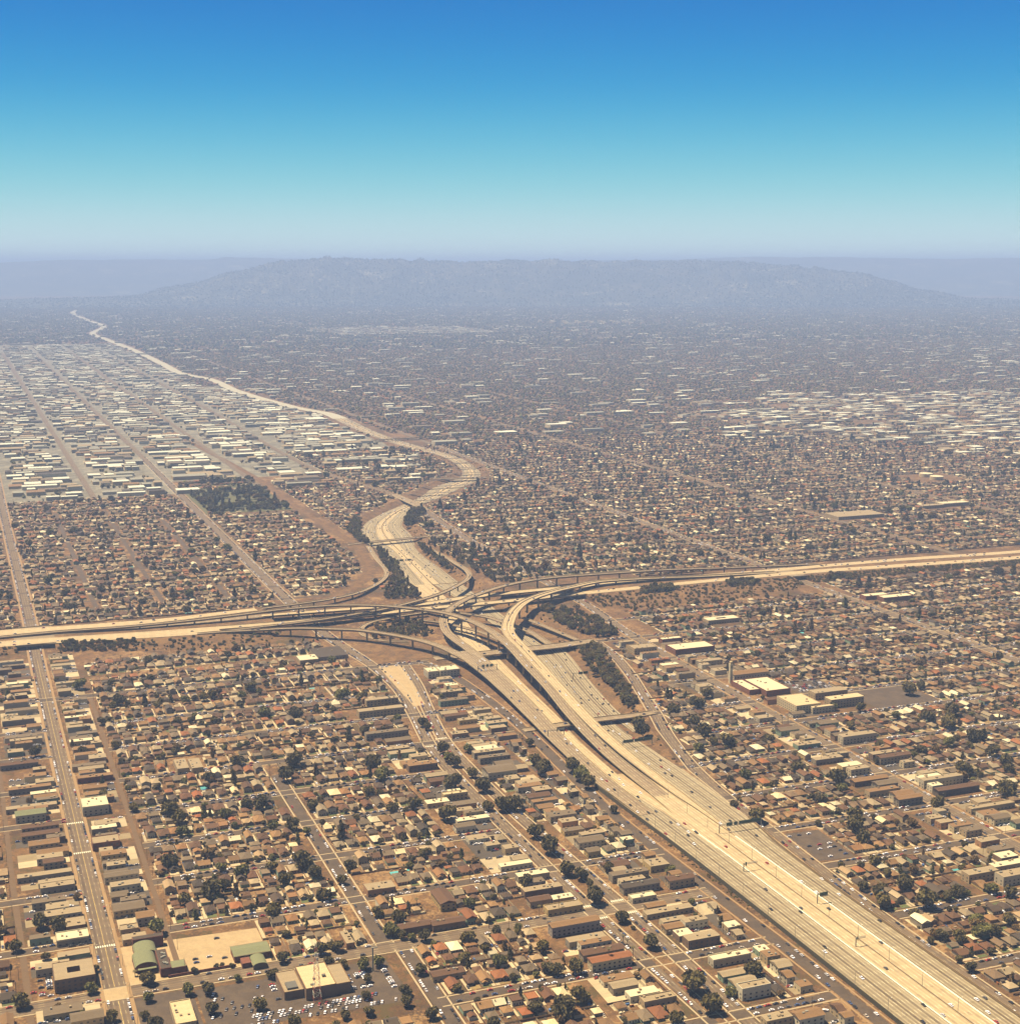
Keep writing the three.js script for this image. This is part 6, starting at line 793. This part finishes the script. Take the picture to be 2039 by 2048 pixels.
{ // shop and apartment bars
  const [one] = split(bars, 300);
  for (const o of one) { const t = thing(o.flat ? 'shop_building' : 'apartment_block', unique(o.label), 'building', 'shops and flats along the avenues', o.x, o.a), w = mesh('wall', wallBox(o.w, o.d, o.h), wallTone(o.wall), t); const rf = o.flat ? mesh('roof', new Soup().box(-o.w / 2, o.h - 0.05, -o.d / 2, o.w / 2, o.h + 0.25, o.d / 2).geometry(), tone(o.roof), t) : mesh('roof', gableRoof(o.w, o.d, o.h, Math.min(2.1, o.d * 0.16), 0.6, true).geometry(), tone(o.roof), t); if (o.a < 1500) windows(t, o.w, o.d, o.h, w); if (o.flat) rooftop(t, o.w, o.d, o.h + 0.25, 1 + Math.floor(R() * 3), rf); }
}
{ // warehouses
  const [one, rest] = split(sheds2.filter((o) => !o.scatter)), far = sheds2.filter((o) => o.scatter);
  for (const o of one) { const t = thing('warehouse', unique(o.label), 'warehouse', 'warehouses on the plain', o.x, o.a); mesh('wall', wallBox(o.w, o.d, o.h), wallTone(o.wall), t); mesh('roof', new Soup().box(-o.w / 2 + 0.3, o.h - 0.05, -o.d / 2 + 0.3, o.w / 2 - 0.3, o.h + 0.2, o.d / 2 - 0.3).geometry(), tone(o.roof), t); }
  const g = massGroup('warehouses_beyond', 'pale flat roofs of warehouses and halls on the hazy plain', 'warehouses'), all = [...rest, ...far], put = (o) => [new THREE.Vector3(o.x, -0.1, -o.a), 0, new THREE.Vector3(o.w, o.h, o.d)];
  mass(g, 'wall', unitBox, plain, all, put, (o) => jitter(WALL[o.wall])); mass(g, 'roof', unitBox, plain, all, (o) => [new THREE.Vector3(o.x, o.h - 0.2, -o.a), 0, new THREE.Vector3(o.w * 0.98, 0.5, o.d * 0.98)], (o) => jitter(TONE[o.roof]));
}
{ // trees
  for (const o of trees) { o.tone ??= Math.floor(R() * 5); o.hs ??= o.kind === 4 ? rand(1.1, 1.6) : rand(0.85, 1.2); o.y ||= groundAt(o.x, o.a); }
  const [one, rest] = split(trees.map((o) => ({ ...o, rank: away(o.x, o.a) / (1 + o.r) })));
  // the ones that show largest
  const all = trees.filter((o) => inFrame(o.x, o.a, 4)).sort((p, q) => away(p.x, p.a) / (1 + p.r) - away(q.x, q.a) / (1 + q.r)), big = all.slice(0, 300), bigSet = new Set(big), others = trees.filter((o) => !bigSet.has(o) && inFrame(o.x, o.a, 4, 0.12));
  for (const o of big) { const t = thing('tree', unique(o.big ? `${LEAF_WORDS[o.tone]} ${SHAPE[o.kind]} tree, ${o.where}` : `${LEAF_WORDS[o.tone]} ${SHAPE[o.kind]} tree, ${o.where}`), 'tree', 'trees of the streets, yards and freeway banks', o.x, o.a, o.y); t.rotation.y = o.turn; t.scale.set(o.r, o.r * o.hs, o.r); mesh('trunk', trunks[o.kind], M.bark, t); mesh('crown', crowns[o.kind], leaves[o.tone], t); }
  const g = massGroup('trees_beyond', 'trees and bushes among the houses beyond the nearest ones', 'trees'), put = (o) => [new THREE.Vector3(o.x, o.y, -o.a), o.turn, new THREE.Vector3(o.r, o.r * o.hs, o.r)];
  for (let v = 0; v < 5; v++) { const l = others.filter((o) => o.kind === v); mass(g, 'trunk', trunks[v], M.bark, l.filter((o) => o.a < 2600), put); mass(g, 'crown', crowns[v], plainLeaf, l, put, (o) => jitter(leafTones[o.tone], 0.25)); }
  const f = massGroup('far_trees', 'distant trees dotted over the hazy plain', 'trees'); blobs.forEach((b, v) => mass(f, 'crown', b, plainBlob, farTrees.filter((_, k) => k % 3 === v), (o) => [new THREE.Vector3(o.x, 0, -o.a), R() * 6, new THREE.Vector3(o.r, o.r * rand(0.7, 1.3), o.r)], () => jitter(pick(leafTones), 0.3)));
  const s = massGroup('shrubs', 'low dry shrubs on the freeway banks', 'shrubs'); for (let v = 0; v < 4; v++) mass(s, 'crown', crowns[v], plainLeaf, shrubs.filter((_, k) => k % 4 === v), (o) => [new THREE.Vector3(o.x, o.y - o.r * 0.55, -o.a), R() * 6, new THREE.Vector3(o.r, o.r * 0.9, o.r)], () => jitter(pick(leafTones), 0.3));
  // palms
  const fronds = (() => { const q = new Soup(); for (let k = 0; k < 14; k++) { const t = (k / 14) * 6.283 + (k % 2) * 0.2, lift = k % 2 ? 0.55 : 0.1; let p = [0, 0, 0]; for (let j = 1; j <= 4; j++) { const d = j * 0.5, y = lift * d - 0.17 * d * d, n = [Math.cos(t) * d, y, Math.sin(t) * d], wd = [0.24, 0.3, 0.22, 0.03], w0 = j === 1 ? 0.08 : wd[j - 2], w1 = wd[j - 1], sx = -Math.sin(t), sz = Math.cos(t); q.quad([p[0] + sx * w0, p[1], p[2] + sz * w0], [p[0] - sx * w0, p[1], p[2] - sz * w0], [n[0] - sx * w1, n[1], n[2] - sz * w1], [n[0] + sx * w1, n[1], n[2] + sz * w1]); p = n; } } q.tint([1, 1, 1]); return q.geometry(); })();
  const list = [...PALMS.map(([x, a, h], k) => ({ x, a, h, where: `${ord(k + 1)} of the tall palms`, traced: true })), ...palms], place = (o) => (o.traced ? `standing ${TREE_PLACE(o.x)}, ${o.where}` : o.where);
  for (const o of split(list, 90)[0]) { const t = thing('palm_tree', unique(`tall thin palm tree ${place(o)}`), 'palm tree', 'palm trees', o.x, o.a, groundAt(o.x, o.a)); mesh('trunk', new THREE.CylinderGeometry(0.16, 0.26, o.h, 6).translate(0, o.h / 2 - 0.1, 0), M.bark, t); const c = mesh('crown', fronds, leaves[2], t); c.position.y = o.h - 0.2; c.rotation.y = o.x; c.scale.setScalar(1.15); const sk = mesh('dead_frond_skirt', new THREE.ConeGeometry(0.6, 1.6, 7).translate(0, o.h - 0.9, 0), M.wood, t); }
}
{ // cars
  const [one, rest] = split(cars);
  for (const o of one) { const van = R() < 0.12 && o.paint === 'white', t = thing(van ? 'van' : 'car', unique(`${o.paint} ${van ? 'van' : 'car'}, ${o.where}`), van ? 'van' : 'car', o.road ? 'cars on the freeways' : 'parked cars', o.x, o.a, o.y); t.rotation.y = o.turn; if (van) t.scale.set(1.15, 1.3, 1.1); mesh('body', carBody, paintOf[o.paint], t); mesh('glass', carGlass, M.glass, t); }
  const g = massGroup('cars_beyond', 'small cars on the streets and freeways beyond the nearest ones', 'cars'), put = (o) => [new THREE.Vector3(o.x, o.y, -o.a), o.turn, S3(1)], pm = new THREE.MeshPhysicalMaterial({ roughness: 0.35, clearcoat: 0.5, vertexColors: true });
  mass(g, 'body', carBody, pm, rest, put, (o) => PAINTS[o.paint]); mass(g, 'glass', carGlass, M.glass, rest, put);
}
{ // driveways, yards and paths as thin sheets
  const C = { drive: [0.46, 0.35, 0.235], dry: [0.24, 0.155, 0.06], soil: [0.13, 0.08, 0.042], lawn: [0.088, 0.098, 0.026], tan: [0.27, 0.195, 0.115], pool: [0.08, 0.34, 0.4], tar: [0.075, 0.055, 0.04], dirt: [0.1, 0.068, 0.043] }, l = patches.filter((o) => inFrame(o.x, o.a, 0, 0.1));
  const m = new THREE.InstancedMesh(unitBox, plain, l.length); l.forEach((o, k) => { m.setMatrixAt(k, mat4.compose(new THREE.Vector3(o.x, -0.1, -o.a), quat.identity(), new THREE.Vector3(o.w, o.c === 'drive' ? 0.17 : 0.15 + (k % 5) * 0.004, o.d))); m.setColorAt(k, col.setRGB(...jitter(C[o.c], 0.15))); }); m.name = 'yard_surfaces'; m.receiveShadow = true; tag(m, 'driveways, lawns and bare yards round the houses', 'ground', undefined, 'stuff'); scene.add(m);
}
{ // yard clutter and back yard fences, too many to count
  const T = { ...TONE, tarp: [0.07, 0.14, 0.36] }, l = clutter.filter((o) => o.a < 2700 && inFrame(o.x, o.a, 0, 0.1)), f = fences.filter((o) => o.a < 2300 && inFrame(o.x, o.a, 0, 0.1)), g = massGroup('yard_clutter', 'small sheds, tarps and stored things in the back yards', 'clutter'), e = massGroup('yard_fences', 'low fences between the back yards', 'fences');
  mass(g, 'clutter', unitBox, plain, l, (o) => [new THREE.Vector3(o.x, -0.05, -o.a), 0, new THREE.Vector3(o.w, o.h, o.d)], (o) => jitter(T[o.c])); mass(e, 'fence', unitBox, plain, f, (o) => [new THREE.Vector3(o.x, -0.05, -o.a), 0, new THREE.Vector3(o.w, 1.6, o.d)], (o) => jitter(T[o.c]));
}
// ---------------------------------------------------------------- gantries, lamps, poles
function gantry(label, x0, x1, a, base, panels, right = true, h = 7.5) {
  const t = thing('sign_gantry', label, 'sign gantry', undefined, x0, a, base), L = x1 - x0;
  mesh('post', new Soup().box(-0.35, -0.3, -0.35, 0.35, h + 1.6, 0.35).geometry(), M.steel, t); if (right) mesh('post', new Soup().box(L - 0.35, -0.3, -0.35, L + 0.35, h + 1.6, 0.35).geometry(), M.steel, t);
  mesh('truss', new Soup().box(0, h + 1.2, -0.25, L, h + 1.5, 0.25).box(0, h + 0.1, -0.25, L, h + 0.4, 0.25).geometry(), M.steel, t);
  for (const [p0, p1] of panels) { const s = mesh('sign_panel', new Soup().box(L * p0, h - 0.8, 0.3, L * p1, h + 2.4, 0.5).geometry(), M.sign, t); }
  const wk = mesh('walkway', new Soup().box(L * panels[0][0], h - 1.1, 0.52, L * panels.at(-1)[1], h - 0.95, 1.4).geometry(), M.darkSteel, t);
}
gantry('long gantry with dark green signs across the right carriageway', 659, 705, 1161, 2.2, [[0.16, 0.3], [0.34, 0.42], [0.46, 0.98]]); gantry('cantilever sign on a post in the carpool median', 661, 671, 994, 2.2, [[0.2, 0.98]], false); gantry('gantry with a long dark sign over the right lanes below the narrow overpass', 684, 721, 1430, -2, [[0.02, 0.36], [0.4, 0.68], [0.72, 1]]);
gantry('thin gantry over the sunken collector road', 748, 770, 1719, -6.2, [[0.35, 0.62], [0.66, 0.95]]); gantry('sign gantry across the lanes beyond the interchange', 735, 772, 2527, -6.4, [[0.04, 0.3], [0.36, 0.56], [0.76, 0.96]]); gantry('thin bare gantry across the left-hand viaduct, upper one', 620.5, 647, 1740, 12.4, [[0.2, 0.34], [0.44, 0.56], [0.64, 0.8]], true, 6.2); gantry('thin bare gantry across the left-hand viaduct, lower one', 612, 632, 1478, 6, [[0.55, 0.62]], true, 6); gantry('small half gantry over the left lanes', 636, 650, 1075, 2.2, [[0.1, 0.2]], false, 6.5); gantry('curved half gantry at the bottom of the freeway', 646, 655, 915, 2.2, [[0.1, 0.18]], false, 6.5);
const lampParts = { post: new THREE.CylinderGeometry(0.09, 0.15, 9.5, 6).translate(0, 4.75, 0), arm: new THREE.CylinderGeometry(0.06, 0.07, 2.4, 5).rotateZ(Math.PI / 2).translate(1.1, 9.4, 0), head: new THREE.BoxGeometry(0.9, 0.18, 0.34).translate(2.5, 9.36, 0) };
function lamp(x, a, y, turn, where, s = 1) { if (!inFrame(x, a, 4)) return; const t = thing('street_lamp', `slim grey street lamp ${where}`, 'street lamp', 'street lamps', x, a, y); t.rotation.y = turn; t.scale.setScalar(s); mesh('post', lampParts.post, M.steel, t); mesh('arm', lampParts.arm, M.steel, t); mesh('lamp_head', lampParts.head, M.whiteSteel, t); }
for (let k = 0, n = 0; k < 12; k++) lamp(655.5, 800 + k * 42, 2.2, 0, `in the carpool median, ${ord(k + 1)} from the bottom`, 1.25); for (let k = 0; k < 12; k++) lamp(609.2, 820 + k * 42, 2.2, 0, `on the ivy-covered wall, ${ord(k + 1)} from the bottom`, 1.1);
for (let k = 0; k < 22; k++) { lamp(95.6, 1000 + k * 48, 0, Math.PI, `on the right kerb of the boulevard, ${ord(k + 1)} up`); lamp(76, 1024 + k * 48, 0, 0, `on the left kerb of the boulevard, ${ord(k + 1)} up`); } for (let k = 0; k < 20; k++) { lamp(917.8, 1020 + k * 46, 0, Math.PI, `on the right kerb of the right-hand avenue, ${ord(k + 1)} up`); lamp(898.2, 1042 + k * 46, 0, 0, `on the left kerb of the right-hand avenue, ${ord(k + 1)} up`); } for (let k = 0; k < 13; k++) lamp(515.5 - (k > 4 ? 8 : 0), 830 + k * 50, 0, Math.PI, `on the right kerb of the tree-median avenue, ${ord(k + 1)} up`);
const poleParts = { post: new THREE.CylinderGeometry(0.13, 0.18, 11, 6).translate(0, 5.5, 0), arm: new THREE.BoxGeometry(2.4, 0.16, 0.14).translate(0, 10.3, 0) };
function utility(x, a, where) { if (!inFrame(x, a, 4)) return; const t = thing('utility_pole', `brown wooden utility pole ${where}`, 'utility pole', 'utility poles', x, a); t.rotation.y = R() < 0.5 ? 0 : Math.PI / 2; mesh('post', poleParts.post, M.wood, t); mesh('crossarm', poleParts.arm, M.wood, t); }
for (let k = 0; k < 22; k++) { utility(139.4, 1070 + k * 38, `along the right-hand alley, ${ord(k + 1)} up`); utility(18.6, 1060 + k * 40, `along the left-hand alley, ${ord(k + 1)} up`); } for (let k = 0; k < 16; k++) utility(560, 800 + k * 44, `behind the avenue's right-hand blocks, ${ord(k + 1)} up`); for (let k = 0; k < 18; k++) utility(862.5, 1030 + k * 45, `behind the right-hand avenue's left blocks, ${ord(k + 1)} up`); for (let k = 0; k < 14; k++) utility(330 + (k % 2) * 70, 1000 + k * 48.5, `between the back yards, ${ord(k + 1)} up`);

// ---------------------------------------------------------------- hills on the horizon
function hill(name, label, crest, foot, back, rough, material, seed) { // crest: [x, a, height]; foot and back: how far the slopes reach before and behind it
  const r = rng(seed), line = []; for (let k = 0; k < crest.length - 1; k++) for (let i = 0; i < 26; i++) { const t = i / 26, e = t * t * (3 - 2 * t), p = crest[k], q = crest[k + 1]; line.push([p[0] + (q[0] - p[0]) * t, p[1] + (q[1] - p[1]) * t, p[2] + (q[2] - p[2]) * e]); } line.push(crest.at(-1));
  const m = 30, s = new Soup(), h1 = (x) => { const v = Math.sin(x * 127.1 + seed) * 43758.5; return v - Math.floor(v); }, nz = (u, v) => { let f = 0, a = 1, c = 1; for (let o = 0; o < 4; o++) { const i = Math.floor(u * c), j = Math.floor(v * c), fu = u * c - i, fv = v * c - j, g = (x, y) => h1(x * 1.7 + y * 311.3 + o * 17); const su = fu * fu * (3 - 2 * fu), sv = fv * fv * (3 - 2 * fv); f += a * ((g(i, j) * (1 - su) + g(i + 1, j) * su) * (1 - sv) + (g(i, j + 1) * (1 - su) + g(i + 1, j + 1) * su) * sv - 0.5); a *= 0.5; c *= 2.1; } return f; };
  const P = (k, j) => { const [x, a, h] = line[k], l = Math.hypot(x, a), t = j / m - 0.7, d = t < 0 ? (t / 0.7) * foot : (t / 0.3) * back, u = t < 0 ? 1 + t / 0.7 : 1 - t / 0.3, shape = u * u * (3 - 2 * u), n = nz(k * 0.16, j * 0.22); return [x + (x / l) * d, Math.max(-5, h * (shape * (1 + rough * 0.9 * n * (1 - shape * 0.8)) + rough * 0.05 * nz(k * 0.9, j * 1.3) * shape) - 3), -(a + (a / l) * d)]; };
  for (let k = 0; k < line.length - 1; k++) for (let j = 0; j < m; j++) s.flat(P(k, j), P(k + 1, j), P(k + 1, j + 1), P(k, j + 1));
  const o = structure(name, s.geometry(), material, label); o.onSlope = (u, t) => { const f = u * (line.length - 1), k = Math.floor(f), p = P(k, t * m), q = P(k + 1, t * m); return p.map((v, i) => v + (q[i] - v) * (f - k)); }; return o;
}
const hillMap = texture(512, 512, (x, y) => { const n = N2[y * 2048 + x * 2], f = N3[y * 512 + x]; return mix(mix([0.025, 0.028, 0.016], [0.085, 0.07, 0.04], clamp((n - 0.42) * 3)), [0.32, 0.28, 0.22], clamp((f - 0.62) * 6)); }, [1 / 2600, 1 / 2600]);
const longHill = hill('hill', 'long hazy hill rising above the plain', [[-301, 21998, 30], [1362, 21958, 70], [2397, 21869, 90], [3171, 21770, 250], [4025, 21629, 462], [4597, 21514, 584], [5241, 21367, 642], [5884, 21199, 635], [6525, 21010, 621], [7021, 20849, 606], [8074, 20465, 614], [9104, 20028, 599], [10105, 19542, 606], [10880, 19121, 591], [11445, 18789, 547], [11934, 18482, 497], [12410, 18166, 425], [12760, 17922, 310], [13157, 17632, 180], [13702, 17212, 70], [14800, 16300, 20]], 3200, 2500, 0.5, std(0xffffff, { map: hillMap, roughness: 1 }), 4);
hill('hill', 'faint far ridge behind the long hill', [[-1847, 32948, 598], [1056, 32983, 600], [2579, 32899, 654], [4138, 32739, 666], [5193, 32588, 657], [5832, 32480, 708], [6579, 32337, 699], [7327, 32176, 674], [8397, 31913, 657], [10531, 31274, 576], [12630, 30487, 603], [13655, 30041, 649], [15156, 29313, 664], [16601, 28520, 717], [18428, 27375, 706], [19715, 26463, 674], [21226, 25267, 688], [23105, 23561, 644]], 6000, 3000, 0.2, std(0xffffff, { map: hillMap, roughness: 1 }), 9);
{ // houses and trees spread up the lower slopes of the long hill
  const T = [], Hm = []; for (let k = 0; k < 16000; k++) { const t = 0.72 * R() ** 1.25, [x, y, z] = longHill.onSlope(R() * 0.999, t); if (!inFrame(x, -z, y)) continue; (R() < 0.6 ? T : Hm).push({ x, y, z, r: rand(5, 13), s: rand(1.5, 3), roof: pick(['bright white', 'cool grey', 'tan', 'grey']) }); }
  for (let k = 0; k < 500; k++) { const [x, y, z] = longHill.onSlope(R() * 0.999, 0.7); T.push({ x, y, z, r: rand(4, 9) }); }
  const g = massGroup('hill_trees', 'trees on the slopes and crest of the long hill', 'trees'), h = massGroup('hill_houses', 'pale houses dotted on the slopes of the long hill', 'houses');
  mass(g, 'crown', blobs[0], plainBlob, T, (o) => [new THREE.Vector3(o.x, o.y - 1, o.z), R() * 6, new THREE.Vector3(o.r, o.r * 0.9, o.r)], () => jitter([0.05, 0.045, 0.02], 0.3)); mass(h, 'house', unitBox, plain, Hm, (o) => [new THREE.Vector3(o.x, o.y - 1, o.z), R() * 3, new THREE.Vector3(9 * o.s, 6, 7 * o.s)], (o) => jitter(TONE[o.roof]));
}
console.log('homes', homes.length, 'sheds', sheds.length, 'trees', trees.length, 'cars', cars.length, 'bars', bars.length, 'warehouses', sheds2.length, 'far homes', farHomes.length, 'far trees', farTrees.length, 'top-level', scene.children.length);
renderer.render(scene, camera);
